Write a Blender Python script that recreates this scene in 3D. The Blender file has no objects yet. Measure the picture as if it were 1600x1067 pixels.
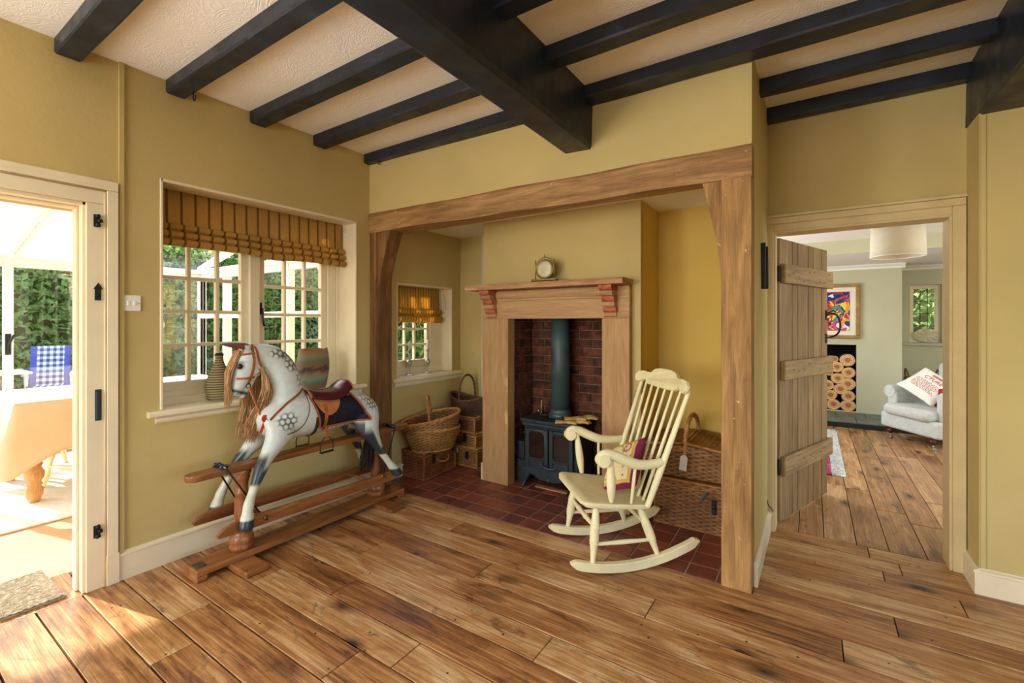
import bpy, bmesh, math, random
import numpy as np
from mathutils import Vector, Matrix, noise
R=random.Random(7); PI=math.pi
sc=bpy.context.scene; col=sc.collection
# ---------------- camera, world, sun, lights, exposure ----------------
YAW=math.atan(470/711)
cd=bpy.data.cameras.new('camera'); cam=bpy.data.objects.new('camera',cd); col.objects.link(cam)
cd.sensor_width=36; cd.lens=36*711/1600; cd.clip_start=.05; cd.clip_end=200
cd.shift_y=-28.5/1600
cam.location=(0,0,1.3); cam.rotation_euler=(PI/2,0,YAW); sc.camera=cam
vs=sc.view_settings; vs.view_transform='Standard'; vs.look='None'; vs.gamma=1; vs.use_curve_mapping=False; vs.exposure=0.07
w=bpy.data.worlds.new('sky'); sc.world=w; w.use_nodes=True
nt=w.node_tree; bg=nt.nodes['Background']; sk=nt.nodes.new('ShaderNodeTexSky'); sk.sky_type='NISHITA'
sk.sun_disc=False; sk.sun_elevation=math.radians(34); sk.sun_rotation=math.radians(-104); sk.altitude=0; sk.dust_density=2
nt.links.new(sk.outputs[0],bg.inputs[0]); bg.inputs[1].default_value=.95
def light(name,typ,loc,rot,energy,color=(1,1,1),size=1,size_y=None):
    l=bpy.data.lights.new(name,typ); l.energy=energy; l.color=color
    o=bpy.data.objects.new(name,l); col.objects.link(o); o.location=loc; o.rotation_euler=rot
    if typ=='AREA':
        l.size=size
        if size_y: l.shape='RECTANGLE'; l.size_y=size_y
    return o,l
so,sl=light('sun','SUN',(-8,-2,6),(0,0,0),15,(1,.93,.80)); sl.angle=.009
SUN=Vector((math.cos(math.radians(24.5)),.22,-math.sin(math.radians(24.5))))
so.rotation_euler=SUN.to_track_quat('-Z','Y').to_euler()
# windows behind the camera (front and right side of the room)
light('window_light_rear','AREA',(-1.6,-2.92,1.45),(PI/2+.12,0,.12),84,(1,.965,.90),2.6,1.5)
light('window_light_side','AREA',(3.42,.3,1.45),(PI/2+.1,0,PI/2),12,(1,.96,.9),3.2,1.4)
light('living_fill_light','AREA',(-1.7,5.6,1.4),(PI/2,0,-PI/2),75,(.93,.97,1),2.2,1.4)  # added fill lamp, out of view, no window in the wall behind it
light('living_window_light_rear','AREA',(3.2,4.6,1.4),(PI/2,0,PI/2),55,(.93,.97,1),1.8,1.3)
light('fill_light_left','AREA',(-2.88,-1.6,1.35),(PI/2+.55,0,-PI/2),125,(.95,.97,1),1.7,1.3)  # added fill lamp at an unseen left opening, tilted up to brighten the ceiling
cy=sc.cycles; cy.max_bounces=8; cy.diffuse_bounces=4; cy.glossy_bounces=4; cy.transmission_bounces=6; cy.transparent_max_bounces=12
cy.use_denoising=True; cy.sample_clamp_indirect=6; cy.caustics_reflective=False; cy.caustics_refractive=False
# ---------------- materials ----------------
def lin(h):
    if isinstance(h,str):
        h=[int(h[i:i+2],16)/255 for i in (0,2,4)]
        return tuple((c/12.92 if c<=.04045 else ((c+.055)/1.055)**2.4) for c in h)+(1,)
    return tuple(h)+(1,) if len(h)==3 else h
class N:
    def __init__(s,name,rough=.6,spec=.4,metal=0):
        s.m=bpy.data.materials.new(name); s.m.use_nodes=True; s.t=s.m.node_tree; s.b=s.t.nodes['Principled BSDF']
        s.b.inputs['Roughness'].default_value=rough; s.b.inputs['Specular IOR Level'].default_value=spec; s.b.inputs['Metallic'].default_value=metal
    def n(s,typ,ins={},**kw):
        x=s.t.nodes.new('ShaderNode'+typ)
        for k,v in kw.items(): setattr(x,k,v)
        for k,v in ins.items():
            if isinstance(v,bpy.types.NodeSocket): s.t.links.new(v,x.inputs[k])
            else: x.inputs[k].default_value=v
        return x
    def coord(s,scale=(1,1,1),rnd=False,rot=(0,0,0),src='Object'):
        tc=s.n('TexCoord'); v=tc.outputs[src]
        if rnd:
            oi=s.n('ObjectInfo'); mu=s.n('VectorMath',{0:(37.1,19.7,11.3)},operation='SCALE'); s.t.links.new(oi.outputs['Random'],mu.inputs['Scale'])
            ad=s.n('VectorMath',{0:v,1:mu.outputs[0]},operation='ADD'); v=ad.outputs[0]
        mp=s.n('Mapping',{'Vector':v,'Scale':scale,'Rotation':rot}); return mp.outputs[0]
    def noise(s,vec,scale=5,detail=4,rough=.5,dist=0):
        return s.n('TexNoise',{'Vector':vec,'Scale':scale,'Detail':detail,'Roughness':rough,'Distortion':dist}).outputs['Fac']
    def ramp(s,fac,stops,interp='LINEAR'):
        r=s.n('ValToRGB',{0:fac}); r.color_ramp.interpolation=interp; e=r.color_ramp.elements
        while len(e)<len(stops): e.new(.5)
        for i,(p,c) in enumerate(stops): e[i].position=p; e[i].color=lin(c)
        return r.outputs[0]
    def mix(s,f,a,b,bt='MIX'):
        x=s.n('Mix',data_type='RGBA',blend_type=bt)
        for k,v in ((0,f),(6,a),(7,b)):
            if isinstance(v,bpy.types.NodeSocket): s.t.links.new(v,x.inputs[k])
            else: x.inputs[k].default_value=lin(v) if k>0 else v
        return x.outputs[2]
    def math(s,op,a,b=0,c=0):
        x=s.n('Math',operation=op)
        for k,v in ((0,a),(1,b),(2,c)):
            if isinstance(v,bpy.types.NodeSocket): s.t.links.new(v,x.inputs[k])
            else: x.inputs[k].default_value=v
        return x.outputs[0]
    def color(s,c):
        if isinstance(c,bpy.types.NodeSocket): s.t.links.new(c,s.b.inputs['Base Color'])
        else: s.b.inputs['Base Color'].default_value=lin(c)
        return s
    def rough(s,v): s.t.links.new(v,s.b.inputs['Roughness']); return s
    def bump(s,h,st=.3,d=.01):
        x=s.n('Bump',{'Height':h,'Strength':st,'Distance':d}); s.t.links.new(x.outputs[0],s.b.inputs['Normal']); return s
def rampval(c,f):
    h=[int(c[i:i+2],16) for i in (0,2,4)]; return ''.join('%02x'%max(0,min(255,int(v*f))) for v in h)
def plain(name,c,rough=.6,spec=.4,metal=0,var=.12,scale=6,bump=0,bscale=40,rnd=False,src='Object'):
    m=N(name,rough,spec,metal); v=m.coord(rnd=rnd,src=src); f=m.noise(v,scale,5,.6)
    m.color(m.ramp(f,[(.3,rampval(c,1-var)),(.7,rampval(c,1+var*.6))]))
    if bump: m.bump(m.noise(v,bscale,4,.6),bump,.005)
    return m.m
def wood(name,cols,axis='x',stretch=12,scale=3,rough=.45,knots=False,rnd=True,bump=.15,spec=.4,marks=None):
    """cols: dark, mid, light; axis: direction of the grain"""
    m=N(name,rough,spec); s={'x':(1,stretch,stretch),'y':(stretch,1,stretch),'z':(stretch,stretch,1)}[axis]
    v=m.coord(s,rnd); f=m.noise(v,scale,8,.62,.6)
    f2=m.noise(m.coord(tuple(.35*a+.3 for a in s),rnd),scale*.6,3,.5,.5)
    ff=m.math('ADD',m.math('MULTIPLY',f,.62),m.math('MULTIPLY',f2,.38))
    c=m.ramp(ff,[(.33,cols[0]),(.5,cols[1]),(.66,cols[2])])
    fine=m.noise(m.coord(tuple(a*(6 if a>1 else 1.5) for a in s),rnd),scale*1.5,3,.6)
    c=m.mix(.35,c,m.ramp(fine,[(.35,'8c8c8c'),(.6,'ffffff')]),'MULTIPLY')
    if knots:
        kv=m.coord({'x':(2.1,5.5,3),'y':(5.5,2.1,3),'z':(5.5,5.5,2.1)}[axis],rnd)
        vo=m.n('TexVoronoi',{'Vector':kv,'Scale':1.15,'Randomness':1.0}); d=vo.outputs['Distance']
        dd=m.math('ADD',d,m.math('MULTIPLY',m.math('SUBTRACT',m.noise(kv,6,3),.5),.28))
        c=m.mix(m.ramp(dd,[(.05,'ffffff'),(.17,'000000')]),c,rampval(cols[0],.42))
        st=m.noise(m.coord({'x':(.9,2.6,1),'y':(2.6,.9,1),'z':(2,2,1)}[axis],rnd),1.7,5,.7,.8)
        c=m.mix(m.math('MULTIPLY',m.ramp(st,[(.52,'000000'),(.72,'ffffff')]),.8),c,rampval(cols[0],.62))
    if marks:
        mk=m.noise(m.coord((1,1,1),rnd),22,5,.75,.4)
        c=m.mix(m.ramp(mk,[(.66,'000000'),(.70,'ffffff')]),c,marks)
    m.color(c); m.bump(fine,bump,.004)
    return m.m
def glass(name,tint='ffffff',refl=.06):
    m=N(name); t=m.t; t.nodes.remove(m.b); out=t.nodes['Material Output']
    tr=m.n('BsdfTransparent',{'Color':lin(tint)}); gl=m.n('BsdfGlossy',{'Roughness':.02}); mx=m.n('MixShader',{0:refl})
    t.links.new(tr.outputs[0],mx.inputs[1]); t.links.new(gl.outputs[0],mx.inputs[2]); t.links.new(mx.outputs[0],out.inputs[0]); return m.m
def cloth(name,colsock_fn,trans=.4,rough=.9):
    m=N(name,rough,.1); c=colsock_fn(m); m.color(c); t=m.t
    tl=m.n('BsdfTranslucent'); t.links.new(c,tl.inputs['Color']) if isinstance(c,bpy.types.NodeSocket) else setattr(tl.inputs['Color'],'default_value',lin(c))
    mx=m.n('MixShader',{0:trans}); t.links.new(m.b.outputs[0],mx.inputs[1]); t.links.new(tl.outputs[0],mx.inputs[2]); t.links.new(mx.outputs[0],t.nodes['Material Output'].inputs[0]); return m.m
M={}
def wallmat(name,c):
    m=N(name,.75,.25); v=m.coord(); f=m.noise(v,1.3,5,.55,.3)
    m.color(m.ramp(f,[(.3,rampval(c,.95)),(.7,rampval(c,1.03))]))
    m.bump(m.noise(v,9,6,.65),.22,.012); return m.m
M['wall']=wallmat('ochre_wall_paint','c9b479')
M['wall_bright']=wallmat('yellow_niche_paint','dcbb62')
M['sage']=wallmat('sage_wall_paint','c5c2a2')
m=N('textured_ceiling_plaster',.8,.2); v=m.coord(); nz=m.n('TexNoise',{'Vector':v,'Scale':4.2,'Detail':3,'Distortion':1.2})
wv=m.n('TexWave',{'Vector':nz.outputs['Color'],'Scale':8,'Distortion':3.5,'Detail':2},wave_type='RINGS')
m.color(m.ramp(m.noise(v,2,3),[(.3,'f1ebdc'),(.7,'f8f4ea')])); m.bump(m.math('MULTIPLY',wv.outputs['Fac'],m.noise(v,3,2)),.28,.006); M['ceiling']=m.m
m=N('black_painted_beam',.4,.5); v=m.coord((1,1,1)); f=m.noise(v,5,6,.65,.5)
c=m.ramp(f,[(.3,'10141c'),(.6,'1f2836'),(.78,'37445a')]); sp=m.noise(v,38,4,.7)
c=m.mix(m.ramp(sp,[(.69,'000000'),(.73,'ffffff')]),c,'5b5a56'); m.color(c); m.bump(f,.4,.01)
m.rough(m.ramp(m.noise(v,9,3),[(.3,(.3,.3,.3)),(.7,(.55,.55,.55))])); M['beam']=m.m
FC=('5c3c22','a87444','d6a770')
def boardmat(name,cols,ax):
    m=N(name,.34,.5); sw=(lambda a,b: (a,b,b)) if ax=='x' else (lambda a,b: (b,a,b))
    oi=m.n('ObjectInfo').outputs['Random']; v=m.coord(sw(1,1),True)
    wob=m.noise(m.coord(sw(1.3,5),True),1.6,3,.5); 
    gr=m.noise(m.coord(sw(.9,26),True),2.1,6,.62,.9); g2=m.noise(m.coord(sw(1.6,6),True),1.4,5,.65,.7)
    f=m.math('ADD',m.math('MULTIPLY',gr,.5),m.math('MULTIPLY',g2,.5)); f=m.math('ADD',f,m.math('MULTIPLY',m.math('SUBTRACT',oi,.5),.13))
    c=m.ramp(f,[(.33,cols[0]),(.43,cols[1]),(.52,cols[2]),(.63,cols[3])])
    fine=m.noise(m.coord(sw(3,150),True),2,3,.6); c=m.mix(.45,c,m.ramp(fine,[(.35,'7c7068'),(.6,'ffffff')]),'MULTIPLY')
    kv=m.coord(sw(1.5,3.6),True); vo=m.n('TexVoronoi',{'Vector':kv,'Scale':1.5,'Randomness':1.0}); d=m.math('ADD',vo.outputs['Distance'],m.math('MULTIPLY',m.math('SUBTRACT',m.noise(m.coord(sw(5,12),True),2,4,.7),.5),.22))
    c=m.mix(m.math('MULTIPLY',m.ramp(d,[(.10,'ffffff'),(.24,'000000')]),.75),c,rampval(cols[0],.75)); c=m.mix(m.ramp(d,[(.03,'ffffff'),(.09,'000000')]),c,'20130b')
    st=m.noise(m.coord(sw(2.2,5),True),1.8,6,.75,1.0); c=m.mix(m.math('MULTIPLY',m.ramp(st,[(.56,'000000'),(.68,'ffffff')]),.72),c,rampval(cols[0],.62))
    sp=m.n('TexVoronoi',{'Vector':v,'Scale':11,'Randomness':1.0}).outputs['Distance']; c=m.mix(m.ramp(sp,[(.045,'ffffff'),(.07,'000000')]),c,'1a110c')
    m.color(c); m.rough(m.ramp(g2,[(.3,(.26,.26,.26)),(.7,(.45,.45,.45))])); m.bump(m.math('ADD',fine,m.math('MULTIPLY',g2,1.5)),.22,.003); return m.m
M['board']=boardmat('pine_floorboard',('66422a','a36c40','c6935c','e6c292'),'x')
M['board_y']=boardmat('pine_floorboard_far',('6e4a2e','9a6e46','b58758','cfa578'),'y')
M['gap']=plain('dark_floor_gap','1c120b',.9,.1)
M['timber']=wood('fireplace_beam_oak',('77552f','a67c4d','caa070'),'x',8,2.5,.6,False,False,.35,.3,marks='dcc9a0')
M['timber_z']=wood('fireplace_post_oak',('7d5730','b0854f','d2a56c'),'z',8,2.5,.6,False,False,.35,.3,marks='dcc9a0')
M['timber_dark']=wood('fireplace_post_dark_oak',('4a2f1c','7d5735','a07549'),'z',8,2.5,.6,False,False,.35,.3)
M['stone']=wood('wood_grained_surround',('ab8459','bf9667','cfa97b'),'z',16,6,.62,False,False,.25,.3)
M['stone_x']=wood('wood_grained_lintel',('ac875c','c09a6c','cfac7e'),'x',14,4,.62,False,False,.25,.3)
M['stone_s']=wood('wood_grained_shelf',('93694a','c08e68','d3ab84'),'x',6,4,.6,False,False,.3,.3,marks='a85a3a')
M['redbrick']=plain('exposed_red_brick','b3694c',.8,.2,var=.35,scale=30,bump=.4,bscale=60)
m=N('firebox_brick',.85,.2); v=m.coord(rnd=True); f=m.noise(v,14,5,.65); oi=m.n('ObjectInfo')
c=m.mix(oi.outputs['Random'],m.ramp(f,[(.3,'3b1f18'),(.65,'87503a')]),m.ramp(f,[(.3,'482a22'),(.65,'6a4336')])); 
c=m.mix(m.ramp(m.noise(v,5,4),[(.5,'000000'),(.72,'ffffff')]),c,'2a2120'); m.color(c); m.bump(f,.5,.01); M['brick']=m.m
M['mortar']=plain('sooty_mortar','86705f',.95,.1,var=.25,scale=20,bump=.5)
m=N('quarry_tile',.38,.5); v=m.coord(rnd=True); f=m.noise(v,9,5,.6); oi=m.n('ObjectInfo')
c=m.mix(oi.outputs['Random'],m.ramp(f,[(.3,'7d3f30'),(.7,'a85c44')]),m.ramp(f,[(.3,'55302e'),(.7,'7c4740')])); m.color(c); m.bump(f,.2,.004); M['tile']=m.m
M['grout']=plain('tile_grout','b39a8a',.95,.1)
M['cream']=plain('cream_gloss_paint','eee0c0',.38,.45,var=.04,scale=3,bump=.05,bscale=14)
M['creamline']=plain('cream_gloss_warm','e8d4a8',.38,.45,var=.04)
M['doorcase']=plain('beige_door_casing','dbc594',.42,.4,var=.05)
M['white']=plain('white_window_paint','f3efe4',.4,.4,var=.02)
M['chairpaint']=plain('pale_yellow_paint','f1e7b8',.4,.4,var=.05,scale=8)
M['iron']=plain('black_iron','1d1f22',.5,.5,.3,var=.3,scale=20,bump=.2)
M['stove']=plain('charcoal_stove_enamel','2f3a42',.48,.5,.2,var=.15,scale=8,bump=.08,bscale=120)
M['pipe']=plain('blue_grey_flue_enamel','4a5c62',.45,.5,.2,var=.2,scale=5)
M['soot']=plain('sooty_glass','2c1c18',.12,.6,var=.3,scale=7)
M['glass']=glass('window_glass')
M['brass']=plain('aged_brass','8f7a4a',.35,.6,.9,var=.2)
M['silver']=plain('pewter_metal','b9bcbe',.28,.6,.85,var=.15)
M['wax']=plain('white_candle_wax','f4f1e8',.5,.3,var=.02)
M['plastic']=plain('white_plastic','f0eee6',.35,.5,var=.01)
M['leaf']=None
M['leaf']=None
M['leafcore']=plain('dark_hedge_core','2f4520',.9,.1,var=.4,scale=4)
M['grass']=plain('lawn_grass','6f8a3d',.9,.1,var=.3,scale=8)
M['bark']=plain('tree_bark','5b4a3a',.9,.1,var=.3)
M['leaf']=cloth('hedge_leaf',lambda m:m.ramp(m.noise(m.coord(),3.2,5,.75),[(.32,'44632c'),(.5,'82a050'),(.66,'c8d998')]),.5,.5)
# ---------------- mesh helpers ----------------
def V(*a): return Vector(a)
class MB:
    def __init__(s): s.tn={}; s.v=[]; s.f=[]; s.mi=[]; s.sm=[]; s.mats=[]
    def mat(s,m):
        if m not in s.mats: s.mats.append(m)
        return s.mats.index(m)
    def add(s,vs,fs,smooth=False,m=None,tone=None):
        o=len(s.v)
        if tone is not None:
            for i,t_ in enumerate(tone): s.tn[o+i]=t_
        s.v+=[tuple(x) for x in vs]; k=s.mat(m) if m else 0
        for f in fs: s.f.append([i+o for i in f]); s.mi.append(k); s.sm.append(smooth)
        return s
    def box(s,a,b,m=None,ch=0,T=None):
        x0,y0,z0=[min(p,q) for p,q in zip(a,b)]; x1,y1,z1=[max(p,q) for p,q in zip(a,b)]
        if ch<=0:
            vs=[V(x,y,z) for z in (z0,z1) for y in (y0,y1) for x in (x0,x1)]
            fs=[(0,2,3,1),(4,5,7,6),(0,1,5,4),(2,6,7,3),(0,4,6,2),(1,3,7,5)]
        else:
            ch=min(ch,(x1-x0)*.45,(y1-y0)*.45,(z1-z0)*.45); vs=[];ix={}
            c=[(x0+x1)/2,(y0+y1)/2,(z0+z1)/2]; h=[(x1-x0)/2,(y1-y0)/2,(z1-z0)/2]
            for sx in (-1,1):
                for sy in (-1,1):
                    for sz in (-1,1):
                        for ax in range(3):
                            e=[h[0]-ch,h[1]-ch,h[2]-ch]; e[ax]=h[ax]
                            ix[(sx,sy,sz,ax)]=len(vs); vs.append(V(c[0]+sx*e[0],c[1]+sy*e[1],c[2]+sz*e[2]))
            fs=[]
            for ax in range(3):
                o1,o2=[(1,2),(2,0),(0,1)][ax]
                for sg in (-1,1):
                    q=[]
                    for a1,a2 in ((-1,-1),(1,-1),(1,1),(-1,1)):
                        t=[0,0,0]; t[ax]=sg; t[o1]=a1; t[o2]=a2; q.append(ix[(*t,ax)])
                    fs.append(q if sg>0 else q[::-1])
            for ax in range(3):
                o1,o2=[(1,2),(2,0),(0,1)][ax]
                for a1 in (-1,1):
                    for a2 in (-1,1):
                        t=[0,0,0]; t[o1]=a1;t[o2]=a2; t[ax]=-1; p=tuple(t); t[ax]=1; q=tuple(t)
                        f=[ix[(*p,o1)],ix[(*q,o1)],ix[(*q,o2)],ix[(*p,o2)]]
                        fs.append(f if a1*a2<0 else f[::-1])
            for sx in (-1,1):
                for sy in (-1,1):
                    for sz in (-1,1):
                        f=[ix[(sx,sy,sz,a_)] for a_ in range(3)]; fs.append(f if sx*sy*sz>0 else f[::-1])
        if T: vs=[T@x for x in vs]
        return s.add(vs,fs,False,m)
    def tube(s,pts,r,n=8,m=None,cap=True,smooth=True,up=None,flat=1.0):
        """flat: cross-section height/width; r: number or list"""
        pts=[V(*p) for p in pts]; k=len(pts); rr=r if isinstance(r,(list,tuple)) else [r]*k
        vs=[];fs=[]; u=None
        for i,p in enumerate(pts):
            t=(pts[min(i+1,k-1)]-pts[max(i-1,0)]).normalized()
            if u is None:
                u=V(*up) if up else (V(0,0,1) if abs(t.z)<.9 else V(1,0,0))
            u=(u-t*u.dot(t)); u=u.normalized() if u.length>1e-6 else t.orthogonal().normalized(); w_=t.cross(u)
            for j in range(n):
                a=2*PI*j/n; vs.append(p+w_*(math.cos(a)*rr[i])+u*(math.sin(a)*rr[i]*flat))
        for i in range(k-1):
            for j in range(n): fs.append((i*n+j,i*n+(j+1)%n,(i+1)*n+(j+1)%n,(i+1)*n+j))
        s.add(vs,fs,smooth,m)
        if cap: s.add(vs[:n],[tuple(range(n))[::-1]],False,m); s.add(vs[-n:],[tuple(range(n))],False,m)
        return s
    def lathe(s,prof,n=20,T=None,m=None,smooth=True):
        vs=[];fs=[];k=len(prof)
        for r,z in prof:
            for j in range(n): a=2*PI*j/n; vs.append(V(r*math.cos(a),r*math.sin(a),z))
        for i in range(k-1):
            for j in range(n): fs.append((i*n+j,i*n+(j+1)%n,(i+1)*n+(j+1)%n,(i+1)*n+j))
        if T: vs=[T@x for x in vs]
        s.add(vs,fs,smooth,m)
        if prof[0][0]>1e-4: s.add(vs[:n],[tuple(range(n))[::-1]],False,m)
        if prof[-1][0]>1e-4: s.add(vs[-n:],[tuple(range(n))],False,m)
        return s
    def prism(s,poly,axis,a,b,m=None,T=None,smooth=False):
        """poly: 2D points in the other two axes (order x,y,z without axis); extruded from a to b"""
        def P(p,t):
            q=list(p); q.insert('xyz'.index(axis),t); return V(*q)
        n=len(poly); vs=[P(p,a) for p in poly]+[P(p,b) for p in poly]
        ar=sum(poly[i][0]*poly[(i+1)%n][1]-poly[(i+1)%n][0]*poly[i][1] for i in range(n))*(1 if axis!='y' else -1)*(1 if b>a else -1)
        if T: vs=[T@x for x in vs]
        side=[(i,(i+1)%n,(i+1)%n+n,i+n) for i in range(n)]; c0=tuple(range(n))[::-1]; c1=tuple(range(n,2*n))
        if ar<0: side=[f[::-1] for f in side]; c0=c0[::-1]; c1=c1[::-1]
        s.add(vs,side,smooth,m); s.add(vs,[c0,c1],False,m) if not smooth else s.add(vs,[c0,c1],False,m)
        return s
    def grid(s,fn,nu,nv,m=None,smooth=True,cu=False,cv=False):
        vs=[fn(i/(nu if cu else nu-1) ,j/(nv if cv else nv-1)) for i in range(nu) for j in range(nv)]; fs=[]
        for i in range(nu if cu else nu-1):
            for j in range(nv if cv else nv-1):
                fs.append((i*nv+j,((i+1)%nu)*nv+j,((i+1)%nu)*nv+(j+1)%nv,i*nv+(j+1)%nv))
        return s.add(vs,fs,smooth,m)
    def ell(s,c,r,nu=16,nv=10,m=None,T=None):
        prof=[(math.sin(PI*j/nv),-math.cos(PI*j/nv)) for j in range(nv+1)]
        TT=Matrix.Translation(c)@(T or Matrix())@Matrix.Diagonal((*r,1))
        return s.lathe([(max(a,1e-5),b) for a,b in prof],nu,TT,m)
    def build(s,name,mat=None,parent=None,world=False,loc=(0,0,0),rot=(0,0,0),weld=True,bev=0,sub=0,sol=0,kind=None,label=None):
        me=bpy.data.meshes.new(name); vs=s.v
        if world and parent:
            inv=Wm(parent).inverted(); vs=[tuple(inv@Vector(x)) for x in vs]
        me.from_pydata(vs,[],s.f)
        ms=list(s.mats) or [mat]
        for q in ms: me.materials.append(q)
        me.polygons.foreach_set('material_index',s.mi); me.polygons.foreach_set('use_smooth',s.sm)
        if s.tn:
            at=me.attributes.new('rod_gap_shade','FLOAT','POINT')
            for i,t_ in s.tn.items(): at.data[i].value=t_
        if weld:
            bm=bmesh.new(); bm.from_mesh(me); bmesh.ops.remove_doubles(bm,verts=bm.verts,dist=1e-5); bm.to_mesh(me); bm.free()
        me.update()
        o=bpy.data.objects.new(name,me); col.objects.link(o); o.location=loc; o.rotation_euler=rot
        if parent: o.parent=parent
        if sol: q=o.modifiers.new('s','SOLIDIFY'); q.thickness=sol; q.offset=0
        if bev: q=o.modifiers.new('b','BEVEL'); q.width=bev; q.segments=2; q.limit_method='ANGLE'; q.angle_limit=.6
        if sub: q=o.modifiers.new('d','SUBSURF'); q.levels=sub; q.render_levels=sub
        if kind: o['kind']=kind
        if label: o['label']=label
        return o
def Wm(o):
    m=Matrix.Translation(o.location)@o.rotation_euler.to_matrix().to_4x4()
    return Wm(o.parent)@m if o.parent else m
def tag(o,label,cat,group=None):
    o['label']=label; o['category']=cat
    if group: o['group']=group
    return o
def thing(name,label,cat,loc=(0,0,0),rz=0,group=None):
    o=bpy.data.objects.new(name,None); o.empty_display_size=.1; col.objects.link(o); o.location=loc; o.rotation_euler=(0,0,rz)
    return tag(o,label,cat,group)
def struct(o): o['kind']='structure'; return o
def dup(root,loc,rz=None,label=None,group=None):
    r=root.copy(); col.objects.link(r); r.location=loc
    if rz is not None: r.rotation_euler=(0,0,rz)
    if label: r['label']=label
    if group: r['group']=group
    def rec(a,b):
        for ch in list(a.children):
            if ch.name in skip: continue
            c=ch.copy(); col.objects.link(c); c.parent=b; rec(ch,c)
    skip={r.name}; rec(root,r); return r
def smooth_path(pts,n):
    """Catmull-Rom through pts"""
    P=[V(*p) for p in pts]; out=[]; k=len(P)-1
    for i in range(n+1):
        t=i/n*k; a=min(int(t),k-1); f=t-a
        p0=P[max(a-1,0)];p1=P[a];p2=P[a+1];p3=P[min(a+2,k)]
        out.append(.5*((2*p1)+(p2-p0)*f+(2*p0-5*p1+4*p2-p3)*f*f+(3*p1-p0-3*p2+p3)*f**3))
    return out
def wall_sheet(fixed,axis,u0,u1,v0,v1,holes,t,name,mat,parent=None):
    """wall with thickness t (sign: away from room); axis 'x' -> plane x=fixed (u=y), 'y' -> plane y=fixed (u=x); holes (u0,u1,v0,v1)"""
    us=sorted({u0,u1,*[h[0] for h in holes],*[h[1] for h in holes]}); vz=sorted({v0,v1,*[h[2] for h in holes],*[h[3] for h in holes]})
    us=[u for u in us if u0<=u<=u1]; vz=[v for v in vz if v0<=v<=v1]
    def solid(i,j):
        if i<0 or j<0 or i>=len(us)-1 or j>=len(vz)-1: return False
        a=(us[i]+us[i+1])/2; b=(vz[j]+vz[j+1])/2
        return not any(h[0]<a<h[1] and h[2]<b<h[3] for h in holes)
    def P(u,v,d): return V(fixed+d,u,v) if axis=='x' else V(u,fixed+d,v)
    mb=MB()
    for i in range(len(us)-1):
        for j in range(len(vz)-1):
            if not solid(i,j): continue
            a,b,c,d=us[i],us[i+1],vz[j],vz[j+1]
            mb.add([P(a,c,0),P(b,c,0),P(b,d,0),P(a,d,0)],[(0,1,2,3)]); mb.add([P(a,c,t),P(b,c,t),P(b,d,t),P(a,d,t)],[(3,2,1,0)])
            for (di,dj,q) in ((-1,0,((a,c),(a,d))),(1,0,((b,c),(b,d))),(0,-1,((a,c),(b,c))),(0,1,((a,d),(b,d)))):
                if not solid(i+di,j+dj): mb.add([P(*q[0],0),P(*q[1],0),P(*q[1],t),P(*q[0],t)],[(0,1,2,3)])
    o=mb.build(name,mat,parent)
    bm=bmesh.new(); bm.from_mesh(o.data); bmesh.ops.recalc_face_normals(bm,faces=bm.faces); bm.to_mesh(o.data); bm.free()
    return struct(o)
def rotT(loc,rz=0,rx=0,ry=0): return Matrix.Translation(loc)@Matrix.Rotation(rz,4,'Z')@Matrix.Rotation(ry,4,'Y')@Matrix.Rotation(rx,4,'X')
def along(p,q):
    """matrix that takes +Z to the direction p->q with origin at p"""
    d=(V(*q)-V(*p)); return Matrix.Translation(V(*p))@d.to_track_quat('Z','Y').to_matrix().to_4x4()
# ---------------- room shell ----------------
XL=-2.93; CZ=2.62
wl=wall_sheet(XL,'x',-3,3.5,0,CZ,[(-2.5,-.75,.8,2.0),(-.35,.82,0,1.885),(1.0,2.262,.82,2.08),(2.669,3.371,.835,1.64)],-.32,'wall_left',M['wall'])  # first opening is unseen, added to go with the left fill lamp
wall_sheet(3.5,'x',-3.1,3.1,0,CZ,[(-1.4,2.0,.7,2.2)],.2,'wall_right',M['wall'])
wall_sheet(-3,'y',-3,3.6,0,CZ,[(-2.2,1.0,.7,2.3)],-.2,'wall_rear',M['wall'])
# fireplace wall above the bressumer, slightly out of square as in the photo
def fy(x): return 2.385+(x-XL)/(2.685)*.08
mb=MB(); mb.prism([(XL,fy(XL)),(-.245,fy(-.245)),(-.245,2.6),(XL,2.6)],'z',2.10,CZ); struct(mb.build('wall_fireplace_upper',M['wall']))
# side wall between inglenook and passage
mb=MB(); mb.prism([(-.36,2.5),(-.245,2.5),(-.235,3.33),(-.235,3.62),(-.36,3.62)],'z',0,CZ); struct(mb.build('wall_passage_side',M['wall']))
# passage end wall with doorway
wall_sheet(3.28,'y',-.245,.668,0,CZ,[(-.2,.605,0,1.868)],.13,'wall_passage_end',M['wall'])
mb=MB(); mb.box((.668,3.07,0),(3.6,3.5,CZ)); struct(mb.build('wall_back_right',M['wall']))
mb=MB(); mb.box((.672,3.062,.12),(.69,3.07,2.3)); struct(mb.build('trim_1',M['wall']))
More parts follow.
